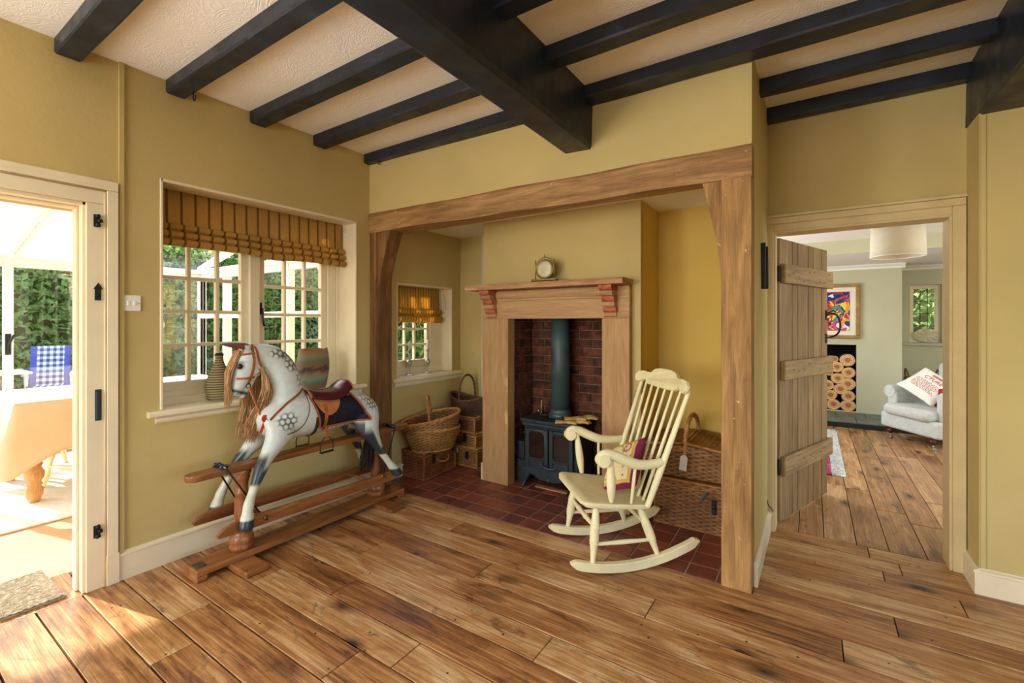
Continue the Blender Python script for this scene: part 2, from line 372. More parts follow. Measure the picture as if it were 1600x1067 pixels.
# inglenook
mb=MB(); mb.box((XL,3.5,0),(-2.31,3.66,2.2)); mb.box((-.975,3.5,0),(-.36,3.66,2.2)); struct(mb.build('wall_niche_back',M['wall']))
mb=MB(); mb.box((-.985,3.49,0),(-.36,3.5,2.2)); struct(mb.build('wall_niche_back_right',M['wall_bright']))
br=wall_sheet(3.06,'y',-2.31,-.975,0,2.15,[(-2.07,-1.22,0,1.40)],.05,'wall_chimney_breast',M['wall'])
mb=MB(); mb.box((-2.31,3.11,0),(-2.26,3.66,2.15)); struct(mb.build('wall_breast_left',M['wall']))
mb=MB(); mb.box((-1.02,3.11,0),(-.975,3.5,2.15)); struct(mb.build('wall_breast_right',M['wall_bright']))
mb=MB(); mb.box((XL,2.5,2.14),(-.36,3.62,2.2)); struct(mb.build('ceiling_inglenook',M['ceiling']))
mb=MB(); mb.box((-3.1,-3.1,CZ),(3.6,3.4,CZ+.1)); struct(mb.build('ceiling',M['ceiling']))
# skirting boards
def skirt(name,p,q,h=.145,t=.018,mat=None):
    p=V(*p,0);q=V(*q,0);d=(q-p);L=d.length;T=Matrix.Translation(p)@Matrix.Rotation(math.atan2(d.y,d.x),4,'Z')
    mb=MB(); mb.box((0,0,0),(L,-t,h-.02),T=T); mb.prism([(0,h-.02),(-t-.004,h-.02),(-t-.006,h-.012),(-t*.5,h-.004),(-t*.4,h),(0,h)],'x',0,L,T=T)
    return struct(mb.build(name,mat or M['cream']))
skirt('baseboard_left',(XL,.817),(XL,2.40))
bpy.data.objects['baseboard_left'].scale=(1,1,1)
# face into the room (+x): rebuild mirrored
def skirt2(name,p,q,side,h=.145,t=.018,mat=None):
    p=V(*p,0);q=V(*q,0);d=(q-p).normalized();n=V(-d.y,d.x,0)*side
    def W(a,b,z): return p+(q-p)*a+n*b+V(0,0,z)
    prof=[(0,0),(t,0),(t,h-.024),(t+.005,h-.02),(t+.005,h-.01),(t*.5,h-.004),(t*.45,h),(0,h)]
    mb=MB(); k=len(prof); vs=[W(0,b,z) for b,z in prof]+[W(1,b,z) for b,z in prof]
    mb.add(vs,[(i,(i+1)%k,(i+1)%k+k,i+k) for i in range(k)]+[tuple(range(k))[::-1],tuple(range(k,2*k))])
    o=mb.build(name,mat or M['cream']); bm=bmesh.new(); bm.from_mesh(o.data); bmesh.ops.recalc_face_normals(bm,faces=bm.faces); bm.to_mesh(o.data); bm.free()
    return struct(o)
bpy.data.objects.remove(bpy.data.objects['baseboard_left'])
skirt2('baseboard_left',(XL,.817),(XL,2.40),-1)
skirt2('baseboard_back_right',(.668,3.07),(3.5,3.07),-1,.125)
skirt2('baseboard_passage_right',(.668,3.28),(.668,3.052),-1,.125)
skirt2('baseboard_passage_left',(-.243,2.53),(-.236,3.27),-1,.125)
skirt2('baseboard_niche',(XL,2.56),(XL,3.5),-1,.11)
# vertical casing strip beside the door
mb=MB(); mb.box((XL,.822,.145),(XL+.014,.842,CZ)); struct(mb.build('trim_2',M['wall']))
# ---------------- floor: each board a piece ----------------
mb=MB(); mb.box((-3.25,-3.1,-.06),(3.6,3.45,-.022)); fl=struct(mb.build('floor',M['gap']))
def board(parent,x0,x1,y0,y1,mat,g=.0036,h=0.0):
    mb=MB(); a,b,c,d=x0+g*.6,x1-g*.6,y0+g,y1-g; k=.0012
    dx,dy=(b-a)/2,(d-c)/2
    mb.add([(-dx+k,-dy+k,0),(dx-k,-dy+k,0),(dx-k,dy-k,0),(-dx+k,dy-k,0),(-dx,-dy,-k),(dx,-dy,-k),(dx,dy,-k),(-dx,dy,-k),(-dx,-dy,-.021),(dx,-dy,-.021),(dx,dy,-.021),(-dx,dy,-.021)],
      [(0,1,2,3),(4,5,1,0),(5,6,2,1),(6,7,3,2),(7,4,0,3),(8,9,5,4),(9,10,6,5),(10,11,7,6),(11,8,4,7)])
    return mb.build('floorboard',mat,parent,loc=((a+b)/2,(c+d)/2,h),weld=False)
edges=[-.30,-.135,.03,.195,.36,.525,.682,.835,1.0,1.18,1.34,1.505,1.67,1.835,2.0,2.165,2.315,2.462]
rows=[(edges[i],edges[i+1],XL,2.6) for i in range(len(edges)-1)]
e2=[2.462,2.62,2.785,2.95,3.07]; rows+=[(e2[i],e2[i+1],-.245,2.2) for i in range(4)]; rows+=[(3.07,3.20,-.243,.668),(3.20,3.345,-.236,.66)]
rows+=[(-.30-.33*(k+1),-.30-.33*k,XL,2.6) for k in range(5)]
fixed={2:[-2.2,-.9],5:[-1.95],6:[-2.1,-.7],8:[-1.5],9:[-2.35,-1.33],10:[-1.93,-.6],11:[-.9],12:[-2.13,-.2],13:[-1.45],14:[-.62],15:[-1.9,.1],16:[-.95]}
for i,(a,b,x0,x1) in enumerate(rows):
    cuts=[x0]+[c+(0) for c in fixed.get(i,[R.uniform(x0+.5,x0+1.3)]) if x0<c<x1]
    while x1-cuts[-1]>2.0: cuts.append(cuts[-1]+R.uniform(1.1,1.9))
    cuts.append(x1)
    for p,q in zip(cuts[:-1],cuts[1:]): board(fl,p,q,a,b,M['board'],h=R.uniform(-.001,.0005))
# hearth of quarry tiles
mb=MB(); mb.box((XL,2.463,-.06),(-.36,3.5,-.003)); ht=struct(mb.build('floor_hearth',M['grout']))
for i in range(20):
    for j in range(7):
        x0=-3.07+.1475*i+.005; x1=x0+.1475; y0=2.463+.1*0+(j*.149-.02 if j else 0); y1=2.463+(j+1)*.149-.02
        x0=max(x0,XL+.001); x1=min(x1,-.372)
        if x1-x0<.02 or y0>3.48: continue
        y1=min(y1,3.49)
        if y0>2.95 and -2.3<(x0+x1)/2<-.98 and y0>3.3: continue
        mb=MB(); a,b,c,d=x0+.0038,x1-.0038,y0+.0038,y1-.0038; dx,dy=(b-a)/2,(d-c)/2; k=.003
        mb.add([(-dx+k,-dy+k,0),(dx-k,-dy+k,0),(dx-k,dy-k,0),(-dx+k,dy-k,0),(-dx,-dy,-k),(dx,-dy,-k),(dx,dy,-k),(-dx,dy,-k)],[(0,1,2,3),(4,5,1,0),(5,6,2,1),(6,7,3,2),(7,4,0,3)])
        o=mb.build('tile',M['tile'],ht,loc=((a+b)/2,(c+d)/2,.001+R.uniform(-.0006,.001)),weld=False); o.rotation_euler=(R.uniform(-.003,.003),R.uniform(-.003,.003),0)
# ---------------- ceiling beams ----------------
def beam(name,poly,axis,a,b,label,group=None,jit=.006,seg=14,mat=None,cat='beam'):
    """timber swept along axis with uneven arrises"""
    mb=MB(); k=len(poly); vs=[]
    for i in range(seg+1):
        t=a+(b-a)*i/seg
        for j,p in enumerate(poly):
            n1=noise.noise(V(t*1.7,j*3.1,p[0]*5))*jit; n2=noise.noise(V(t*1.7+9,j*2.3,p[1]*5))*jit
            q=[p[0]+n1,p[1]+n2]; q.insert('xyz'.index(axis),t); vs.append(V(*q))
    fs=[(i*k+j,i*k+(j+1)%k,(i+1)*k+(j+1)%k,(i+1)*k+j) for i in range(seg) for j in range(k)]
    mb.add(vs,fs+[tuple(range(k))[::-1],tuple(range(seg*k,seg*k+k))]); o=mb.build(name,mat or M['beam'])
    bm=bmesh.new(); bm.from_mesh(o.data); bmesh.ops.recalc_face_normals(bm,faces=bm.faces); bm.to_mesh(o.data); bm.free()
    return tag(o,label,cat,group)
def rect(y0,y1,z0,z1,c=.012): return [(y0+c,z0),(y1-c,z0),(y1,z0+c),(y1,z1),(y0,z1),(y0,z0+c)]
beam('ceiling_beam',rect(-1.24,-1.06,2.31,CZ+.02,.015),'y',-3,2.47,'thick black main beam running across the ceiling to the fireplace wall',jit=.012)
beam('ceiling_beam',rect(.665,1.0,2.30,CZ+.02,.015),'y',-3,3.32,'thick black beam above the passage wall at the top right corner',jit=.01)
YS=[(.587,.685),(1.024,1.12),(1.465,1.565),(1.896,1.997),(2.33,2.455)]
nm={0:'first black joist in view meeting the left wall above the white-framed door',1:'black joist over the window with an iron hook under it',2:'third joist along the left wall, between the hooked joist and the slimmer ones',3:'joist meeting the left wall above the far end of the large window',4:'slim black joist against the wall above the inglenook, left of the main beam'}
nr={1:'short visible joist right of the main beam at the picture top',2:'joist right of the main beam, one bay in from the top edge of the photo',3:'long joist right of the main beam, second from the chimney wall',4:'joist running along the top of the chimney wall to the passage'}
for i,(a,b) in enumerate(YS):
    beam('ceiling_joist',rect(a,b,2.552,CZ+.02,.008),'x',XL+.003,-1.22,nm.get(i,'black joist left of the main beam, overhead and out of view'),'black ceiling joists',.005,cat='joist')
    beam('ceiling_joist',rect(a,b,2.552,CZ+.02,.008),'x',-1.08,.68 ,nr.get(i,'joist end showing at the very top edge of the photo, right of the main beam'),'black ceiling joists',.005,cat='joist')
beam('ceiling_joist',rect(2.79,2.875,2.548,CZ+.02,.008),'x',-.243,.68,'passage joist nearer the camera, one of two ending on the passage side wall','black ceiling joists',.004,cat='joist')
beam('ceiling_joist',rect(3.19,3.275,2.543,CZ+.02,.008),'x',-.243,.68,'last joist tight against the wall above the doorway','black ceiling joists',.004,cat='joist')
def hook(loc,label,s=1,ring=False):
    mb=MB()
    if ring: pts=[(.011*math.sin(a)*s,0,-.012+.011*math.cos(a)*s) for a in [2*PI*i/14 for i in range(15)]]
    else: pts=[(0,0,0),(0,0,-.035),(.002,0,-.045),(.012,0,-.055),(.024,0,-.050),(.028,0,-.038),(.027,0,-.030)]
    mb.tube([V(*p) for p in pts],.0035,8)
    t=thing('ceiling_hook',label,'hook',loc); mb.build('hook_wire',M['iron'],t); c=MB(); c.lathe([(.009,.002),(.009,-.003),(.004,-.006)],10); c.build('hook_plate',M['iron'],t); return t
hook((-2.79,1.10,2.552),'black iron hook hanging from the joist over the window')
hook((-2.79,2.36,2.552),'small iron ring under the slim joist in the corner',1.3,True)
# ---------------- bressumer, posts, braces ----------------
t=thing('fireplace_frame','brown oak beam and posts framing the inglenook opening','timber frame',(-1.6,2.4,0))
mb=MB(); S=24; vs=[]
for i in range(S+1):
    x=XL+.003+(2.683)*i/S; j=lambda s_: noise.noise(V(x*2.2,s_,0))*.007; wav=-.014*math.sin(PI*min(1,max(0,(x+2.85)/.9)))*(1 if x<-1.95 else 0)
    f=fy(x)-.012
    vs+=[(x,f+j(1),2.008+j(3)+wav*-.6),(x,f+j(1)-.002,2.150+j(5)),(x,f+.008,2.165+j(6)),(x,2.56,2.165),(x,2.56,2.012)]
mb.add(vs,[(i*5+k,i*5+(k+1)%5,(i+1)*5+(k+1)%5,(i+1)*5+k) for i in range(S) for k in range(5)]+[(0,1,2,3,4),tuple(range(S*5,S*5+5))[::-1]])
o=mb.build('lintel_beam',M['timber'],t,world=True)
bm=bmesh.new(); bm.from_mesh(o.data); bmesh.ops.recalc_face_normals(bm,faces=bm.faces); bm.to_mesh(o.data); bm.free()
mb=MB(); mb.prism([(-.379,fy(-.3)-.012),(-.245,fy(-.245)-.012),(-.243,2.56),(-.377,2.56)],'z',0,2.012); mb.build('post',M['timber_z'],t,world=True,bev=.004)
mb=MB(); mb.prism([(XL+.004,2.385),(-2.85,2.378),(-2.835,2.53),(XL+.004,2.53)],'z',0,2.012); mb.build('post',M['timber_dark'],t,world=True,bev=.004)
# curved braces
def brace(x0,x1,ztop,zbot,ya,yb,mat):
    n=12; pts=[(x0,zbot),(x0,ztop)]; 
    for i in range(n+1):
        s_=i/n; z=ztop+(zbot-ztop)*s_; x=x0+(x1-x0)*(1-s_)**1.5*(1-.0*s_); pts.append((x,z))
    mb=MB(); mb.prism(pts,'y',ya,yb); mb.build('brace',mat,t,world=True,bev=.002)
brace(-.378,-.469,2.012,1.48,2.462,2.54,M['timber_z'])
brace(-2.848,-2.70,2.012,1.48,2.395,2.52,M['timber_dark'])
# ---------------- left doorway ----------------
def sempty(name,loc):
    o=bpy.data.objects.new(name,None); o.empty_display_size=.1; col.objects.link(o); o.location=loc; return struct(o)
d1=sempty('door_1',(XL,.2,0))
def casing_strip(parent,y0,y1,z0,z1,th,mat=None,name='casing'):
    mb=MB(); mb.box((XL-.0,y0,z0),(XL+th,y1,z1),ch=.0025); return mb.build(name,mat or M['cream'],parent,world=True)
casing_strip(d1,.772,.817,0,1.956,.024); casing_strip(d1,.696,.7705,0,1.884,.016)
mb=MB(); mb.tube([(XL+.016,.7665,0),(XL+.016,.7665,1.94)],.005,8); mb.build('bead',M['creamline'],d1,world=True)
casing_strip(d1,-.45,.817,1.957,2.004,.024); casing_strip(d1,-.45,.7705,1.885,1.951,.016)
mb=MB(); mb.tube([(XL+.016,-.45,1.952),(XL+.016,.7665,1.952)],.005,8); mb.build('bead',M['creamline'],d1,world=True)
mb=MB(); mb.box((XL-.10,.684,0),(XL+.004,.7,1.885),ch=.002); mb.box((XL-.10,-.35,1.869),(XL+.004,.70,1.885),ch=.002); mb.box((XL-.10,.7,0),(XL-.085,.82,1.885)); mb.build('jamb_lining',M['cream'],d1,world=True)
mb=MB(); mb.box((XL-.10,.672,0),(XL-.05,.684,1.869),ch=.003); mb.box((XL-.10,-.35,1.857),(XL-.05,.672,1.869),ch=.003); mb.build('door_stop',M['cream'],d1,world=True)
mb=MB(); mb.box((XL,.770,0),(XL+.027,.82,.15),ch=.002); mb.build('plinth_block',M['cream'],d1,world=True)
def hinge(z):
    mb=MB(); x=XL+.018
    for dz in (-.022,0,.022): mb.lathe([(.001,-.009),(.010,-.008),(.011,0),(.010,.008),(.001,.009)],12,Matrix.Translation((x+.006,.737+(.008 if dz==0 else 0),z+dz))@Matrix.Rotation(.3,4,'X'))
    mb.box((x-.002,.722,z-.03),(x+.004,.745,z+.03),ch=.001); mb.build('hinge_pin',M['iron'],d1,world=True)
hinge(1.80); hinge(.285)
mb=MB(); x=XL+.016; pts=[(.726,1.412),(.750,1.412),(.750,1.465),(.757,1.468),(.740,1.498),(.722,1.468),(.727,1.465)]
mb.prism(pts,'x',x,x+.006); mb.build('keyhole_plate',M['iron'],d1,world=True,bev=.001)
mb=MB(); mb.lathe([(.001,0),(.006,0),(.007,.003),(.001,.004)],12,Matrix.Translation((x+.006,.738,1.435))@Matrix.Rotation(PI/2,4,'Y')); mb.box((x+.006,.7365,1.42),(x+.0085,.7395,1.435)); mb.build('keyhole',plain('black_hole','050505'),d1,world=True)
mb=MB(); mb.box((x,.727,.825),(x+.006,.752,.977),ch=.002); mb.box((x+.004,.730,.835),(x+.012,.741,.967),ch=.002); mb.build('latch_plate',M['stove'],d1,world=True)
# switch
t=thing('light_switch','white double light switch on the yellow wall beside the door casing','switch',(XL,.873,1.403))
mb=MB(); mb.box((0,-.04,-.041),(.009,.04,.041),ch=.003); mb.build('face_plate',M['plastic'],t)
for yy in (-.013,.013):
    mb=MB(); mb.box((.008,yy-.006,-.012),(.013,yy+.006,.012),ch=.002); mb.build('rocker',M['plastic'],t)
for yy in (-.030,.030):
    mb=MB(); mb.lathe([(.0035,0),(.003,.0015)],10,Matrix.Translation((.009,yy,0))@Matrix.Rotation(PI/2,4,'Y')); mb.build('screw',M['silver'],t)
# ---------------- windows in the left wall ----------------
def pane(parent,x,y0,y1,z0,z1):
    mb=MB(); mb.box((x-.002,y0,z0),(x+.002,y1,z1)); return mb.build('pane',M['glass'],parent,world=True)
def box(parent,name,a,b,mat,ch=.003,label=None):
    mb=MB(); mb.box(a,b,ch=ch); return mb.build(name,mat,parent,world=True,label=label)
def casement(parent,x,y0,y1,z0,z1,ys,zs,st=.045,br=.022,bot=.055):
    """one hinged light: stiles, rails, glazing bars, panes"""
    xa,xb=x-.02,x+.02
    mb=MB(); mb.box((xa,y0,z0),(xb,y0+st,z1),ch=.004); mb.box((xa,y1-st,z0),(xb,y1,z1),ch=.004); mb.box((xa,y0+st,z0),(xb,y1-st,z0+bot),ch=.004); mb.box((xa,y0+st,z1-st),(xb,y1-st,z1),ch=.004)
    f=mb.build('casement',M['cream'],parent,world=True)
    a,b,c,d=y0+st,y1-st,z0+bot,z1-st
    for y in ys: box(parent,'glazing_bar',(xa+.006,y-br/2,c),(xb+.002,y+br/2,d),M['cream'],.005)
    for z in zs: box(parent,'glazing_bar',(xa+.008,a,z-br/2),(xb,b,z+br/2),M['cream'],.005)
    Y=[a]+list(ys)+[b]; Z=[c]+list(zs)+[d]
    for i in range(len(Y)-1):
        for j in range(len(Z)-1): pane(parent,x,Y[i],Y[i+1],Z[j],Z[j+1])
w1=sempty('window_1',(XL,1.63,.82)); x=-3.16
mb=MB(); mb.box((x-.05,1.0,.86),(x+.035,1.035,2.08),ch=.003); mb.box((x-.05,2.225,.86),(x+.035,2.262,2.08),ch=.003); mb.box((x-.05,1.035,2.03),(x+.035,2.225,2.08),ch=.003); mb.box((x-.05,1.0,.83),(x+.045,2.262,.905),ch=.004)
mb.box((x-.05,1.555,.905),(x+.05,1.625,2.03),ch=.006); mb.build('window_frame',M['cream'],w1,world=True)
casement(w1,x,1.02,1.56,.90,2.03,(1.217,1.375),(1.17,1.37,1.57,1.77))
casement(w1,x,1.62,2.15,.90,2.03,(1.815,1.967),(1.17,1.36,1.555,1.77),st=.05)
box(w1,'jamb_post',(x-.04,2.15,.9),(x+.03,2.225,2.03),M['cream'],.005)
mb=MB(); mb.box((x-.02,1.57,1.35),(x+.062,1.60,1.50)); 
hd=MB(); hd.tube([(x+.02,1.640,1.40),(x+.05,1.64,1.40),(x+.052,1.64,1.34),(x+.06,1.645,1.28)],.006,8); hd.box((x+.018,1.63,1.36),(x+.028,1.65,1.44),ch=.002); hd.build('casement_handle',M['iron'],w1,world=True)
box(w1,'sill_upstand',(x+.03,1.0,.82),(x+.07,2.262,.872),M['cream'],.006)
# sill board with nosing and apron moulding
mb=MB(); mb.box((x-.06,1.0,.80),(XL,2.262,.832)); mb.prism([(XL-.0,.80),(XL+.03,.80),(XL+.036,.806),(XL+.036,.822),(XL+.028,.832),(XL-.0,.832)],'y',.94,2.335); mb.build('sill',M['cream'],w1,world=True,weld=False)
mb=MB(); mb.prism([(XL,.765),(XL+.012,.765),(XL+.018,.775),(XL+.014,.788),(XL+.024,.798),(XL,.80)],'y',.975,2.30); mb.build('apron',M['cream'],w1,world=True)
rv=MB(); rv.box((x,.997,.832),(XL+.004,1.012,2.083),ch=.003); rv.box((x,2.25,.832),(XL+.004,2.265,2.083),ch=.003); rv.box((x,1.0,2.066),(XL+.004,2.262,2.083),ch=.003); rv.build('reveal_lining',M['cream'],w1,world=True)
w2=sempty('window_2',(XL,3.0,.82)); x=-3.085
mb=MB(); mb.box((x-.05,2.669,.86),(x+.03,2.70,1.64),ch=.003); mb.box((x-.05,3.2,.86),(x+.03,3.371,1.64),ch=.004); mb.box((x-.05,2.7,1.60),(x+.03,3.2,1.64),ch=.003); mb.box((x-.05,2.669,.835),(x+.04,3.371,.90),ch=.004); mb.build('window_frame',M['cream'],w2,world=True)
casement(w2,x,2.70,3.20,.90,1.60,(2.80,2.895,3.014),(1.104,1.249,1.42),st=.035,br=.018,bot=.065)
mb=MB(); mb.box((x-.05,2.669,.80),(XL,3.371,.838)); mb.prism([(XL-.0,.80),(XL+.03,.80),(XL+.036,.806),(XL+.036,.825),(XL+.028,.838),(XL-.0,.838)],'y',2.60,3.495); mb.build('sill',M['cream'],w2,world=True,weld=False)
mb=MB(); mb.prism([(XL,.76),(XL+.012,.76),(XL+.018,.772),(XL+.024,.798),(XL,.80)],'y',2.63,3.495); mb.build('apron',M['cream'],w2,world=True)
rv=MB(); rv.box((x,2.665,.838),(XL+.004,2.68,1.643),ch=.003); rv.box((x,3.36,.838),(XL+.004,3.374,1.643),ch=.003); rv.box((x,2.669,1.627),(XL+.004,3.371,1.643),ch=.003); rv.build('reveal_lining',M['cream'],w2,world=True)
# ---------------- roman blinds ----------------
def stripes(name,c1,c2,c3,period,off=0,w=.16):
    def f(m):
        tc=m.coord(); sp=m.n('SeparateXYZ',{0:tc}); u=m.math('FRACT',m.math('DIVIDE',m.math('ADD',sp.outputs['Y'],10+off),period))
        g=m.math('ABSOLUTE',m.math('SUBTRACT',u,.5)); c=m.ramp(g,[(0,c2),(w*.6,c2),(w,c1),(.42,c1),(.46,c3),(.5,c3)])
        n=m.noise(m.coord((60,200,30)),2,3); return m.mix(.3,c,m.ramp(n,[(.3,'909090'),(.7,'ffffff')]),'MULTIPLY')
    return cloth(name,f,.45)
M['blind']=stripes('ochre_striped_blind','d8b068','8f6a34','d8b068',.073,w=.11)
M['blind2']=stripes('ochre_striped_blind_small','e4bb66','7d6836','e4bb66',.0335,w=.13)
def blind(name,label,x,y0,y1,zt,zb,mat,folds,depth):
    t=thing(name,label,'blind',(x,(y0+y1)/2,zt))
    # profile from the top: straight drop, then stacked folds
    prof=[(0,0),(.002,-(zt-zb)*.3),(.006,-(zt-zb)*.58)]; h=(zt-zb)*.42; z=-(zt-zb)*.58
    for i in range(folds):
        hh=h/folds; a=.012+.010*i
        prof+=[(a+.020,z-hh*.22),(a+.026,z-hh*.5),(a+.018,z-hh*.8),(a-.004 if i<folds-1 else a,z-hh*.97)]; z-=hh
    prof=smooth_path([(p[0],0,p[1]) for p in prof],40)
    def f(u,v):
        p=prof[min(int(v*40+.5),40)]; y=(u-.5)*(y1-y0); k=v*v
        return V(p.x+.006*math.sin(u*7+v*3)*k+.003*math.sin(u*23)*k,y*(1+.008*k),p.z-.020*k*math.exp(-((u-.56)/.10)**2)*(1 if folds>1 else 0)+.006*math.sin(u*4)*k)
    mb=MB(); mb.grid(f,60,41); mb.build('fabric',mat,t,sol=.004)
    mb=MB(); mb.box((-.02,-(y1-y0)/2,-.035),(-.002,(y1-y0)/2,.0)); mb.build('headrail',M['cream'],t)
    return t
b1=blind('roman_blind','wide ochre striped roman blind half raised over the large window',-3.075,1.012,2.236,2.066,1.74,M['blind'],3,.02)
b2=blind('roman_blind','narrow ochre striped roman blind over the small inglenook window',-3.04,2.682,3.305,1.627,1.305,M['blind2'],2,.02)
def cord(loc,label,h):
    t=thing('blind_cord',label,'cord',loc)
    mb=MB(); mb.tube(smooth_path([(0,0,0),(.02,.018,-h*.4),(.03,.028,-h*.8),(.02,.03,-h),(.0,.024,-h*.8),(0,.01,-h*.3)],14),.0022,6); mb.build('loop',M['white'],t)
    mb=MB(); mb.grid(lambda u,v:V(.012+.012*math.sin(v*3),.004+.02*v+.012*u,-h*.15-h*.8*v),3,8); mb.build('fabric_tail',M['white'],t,sol=.003)
cord((-3.05,2.238,2.03),'white blind cord beside the large roman blind',.2)
cord((-3.02,3.315,1.61),'white blind cord beside the small roman blind',.19)
# ---------------- inner doorway and ledged door ----------------
d2=sempty('door_2',(.2,3.28,0)); mt=M['doorcase']; Y=3.28
for (x0,x1) in ((-.243,-.205),(.612,.664)): box(d2,'casing',(x0,Y-.022,0),(x1,Y,1.914),mt)
box(d2,'casing',(-.243,Y-.022,1.915),(.664,Y,1.954),mt); box(d2,'casing',(-.243,Y-.030,1.955),(.668,Y,1.972),mt)
box(d2,'casing',(-.205,Y-.014,1.872),(.612,Y,1.915),mt)
mb=MB(); mb.box((-.208,Y-.012,0),(-.193,Y+.14,1.872),ch=.002); mb.box((.60,Y-.012,0),(.612,Y+.14,1.872),ch=.002); mb.box((-.193,Y-.012,1.860),(.60,Y+.14,1.873),ch=.002); mb.build('jamb_lining',mt,d2,world=True)
box(d2,'plinth_block',(-.243,Y-.028,0),(-.200,Y,.13),mt)
mb=MB(); mb.tube(smooth_path([(-.236,Y-.03,.20),(-.232,Y-.035,.17),(-.215,Y-.034,.15),(-.205,Y-.03,.132)],10),.003,6); mb.build('cable',M['iron'],d2,world=True)
M['doorwood']=wood('old_pine_door',('735a3c','8f734c','a68a5f'),'z',9,3,.65,False,True,.3,.2)
M['doorledge']=wood('old_pine_ledge',('7c6343','a08459','b5996c'),'x',12,3,.65,False,True,.3,.2)
t=thing('plank_door','open ledged pine plank door with iron ring latch in the passage doorway','door',(-.193,3.41,0),math.atan2(.794,.272)); t['kind']='thing'
ws=[0,.175,.305,.355,.47,.60,.665,.84]; ws=[0,.19,.285,.46,.555,.70,.84]
ws=[0,.20,.29,.47,.565,.72,.84]
for a,b in zip(ws[:-1],ws[1:]):
    mb=MB(); mb.box((a+.0025,-.014,.012),(b-.0025,.014,1.852),ch=.005); mb.build('plank',M['doorwood'],t)
for z0 in (.31,.93,1.56):
    mb=MB(); mb.box((.012,-.044,z0),(.87 if z0>.5 else .86,-.014,z0+.125),ch=.005); L=mb.build('ledge',M['doorledge'],t)
    for i in range(9):
        mb=MB(); q=R.uniform(.02,.105); mb.lathe([(.005,0),(.004,.0015),(.001,.002)],8,Matrix.Translation((.06+.09*i+R.uniform(-.02,.02),-.044,z0+q))@Matrix.Rotation(PI/2,4,'X')); mb.build('nail',M['iron'],L)
mb=MB(); 
mb.box((.795,-.020,1.325),(.825,-.014,1.40),ch=.002); mb.box((.795,-.020,1.15),(.825,-.014,1.22),ch=.002)
mb.tube(smooth_path([(.81,-.02,1.36),(.82,-.05,1.375),(.83,-.085,1.35),(.83,-.10,1.28),(.82,-.085,1.22),(.81,-.04,1.195),(.81,-.02,1.19)],20),[.006]*3+[.007]*14+[.005]*4,8); mb.tube([(.81,-.02,1.375),(.815,-.06,1.395),(.815,-.075,1.385)],.005,8); mb.build('handle',M['iron'],t)
for z0 in (.37,1.62):
    mb=MB(); mb.tube([(-.004,-.012,z0-.05),(-.004,-.012,z0+.05)],.007,8); mb.build('hinge_knuckle',M['iron'],t)
# dark slats hung on the passage side wall
t=thing('wall_plaque','stack of narrow dark plates hung on the passage side wall','wall decoration',(-.2455,3.03,1.5))
for i,(y,h,th) in enumerate(((-.14,.255,.020),(-.06,.24,.026),(.02,.22,.020),(.10,.19,.016))):
    mb=MB(); mb.box((0,y-.012,0+.01*(i%2)),(th+.008,y+.016,h),ch=.003,T=Matrix.Rotation(.06,4,'X')); mb.build('plate',M['iron'],t)
# ---------------- fireplace surround ----------------
t=thing('fire_surround','grained tan surround with shelf framing the stove recess','fireplace',(-1.66,3.03,0))
YF=3.01
for (x0,x1) in ((-2.285,-2.03),(-1.235,-1.035)):
    mb=MB(); mb.box((x0,YF,0),(x1,YF+.10,1.335),ch=.004); mb.build('jamb',M['stone'],t,world=True)
mb=MB(); mb.box((-2.285,YF,1.335),(-1.035,YF+.1,1.56),ch=.004); mb.build('lintel',M['stone_x'],t,world=True)
mb=MB(); mb.prism([(YF,1.475),(YF-.008,1.478),(YF-.010,1.492),(YF-.02,1.50),(YF-.028,1.515),(YF-.028,1.545),(YF,1.545)],'x',-2.13,-1.23); mb.build('moulding',M['stone_x'],t,world=True)
mb=MB(); mb.box((-2.31,YF+.01,0),(-2.287,YF+.07,.14),ch=.004); mb.build('skirting_block',M['creamline'],t,world=True)
mb=MB(); x0,x1=-2.345,-1.03
vs=[]; 
for i in range(21):
    xx=x0+(x1-x0)*i/20; w_=noise.noise(V(xx*6,1,1))*.006
    vs+=[(xx,2.86+w_,1.562),(xx,2.855+w_,1.585),(xx,2.862+w_,1.602),(xx,3.08,1.602),(xx,3.08,1.562)]
mb.add(vs,[(i*5+k,i*5+(k+1)%5,(i+1)*5+(k+1)%5,(i+1)*5+k) for i in range(20) for k in range(5)]+[(0,1,2,3,4),tuple(range(100,105))[::-1]])
o=mb.build('shelf',M['stone_s'],t,world=True); bm=bmesh.new(); bm.from_mesh(o.data); bmesh.ops.recalc_face_normals(bm,faces=bm.faces); bm.to_mesh(o.data); bm.free()
# stepped brick corbels: each brick course a piece
def corbel(xa,xb):
    c=bpy.data.objects.new('corbel',None); col.objects.link(c); c.parent=t; c.location=((xa+xb)/2-t.location.x,YF-t.location.y,1.45)
    hs=[1.34,1.375,1.412,1.45,1.488,1.525,1.562]; out=[.012,.032,.05,.072,.096,.12]
    for i in range(6):
        mb=MB(); mb.prism([(YF+.004,hs[i]+.001),(YF-out[i]+.012,hs[i]+.001),(YF-out[i],hs[i]+.012),(YF-out[i],hs[i+1]-.008),(YF-out[i]+.004,hs[i+1]-.001),(YF+.004,hs[i+1]-.001)],'x',xa+.004*(i%2),xb-.004*((i+1)%2))
        mb.build('brick',M['redbrick'] if i in (1,3,5) else M['stone_s'],c,world=True)
corbel(-2.235,-2.135); corbel(-1.215,-1.12)
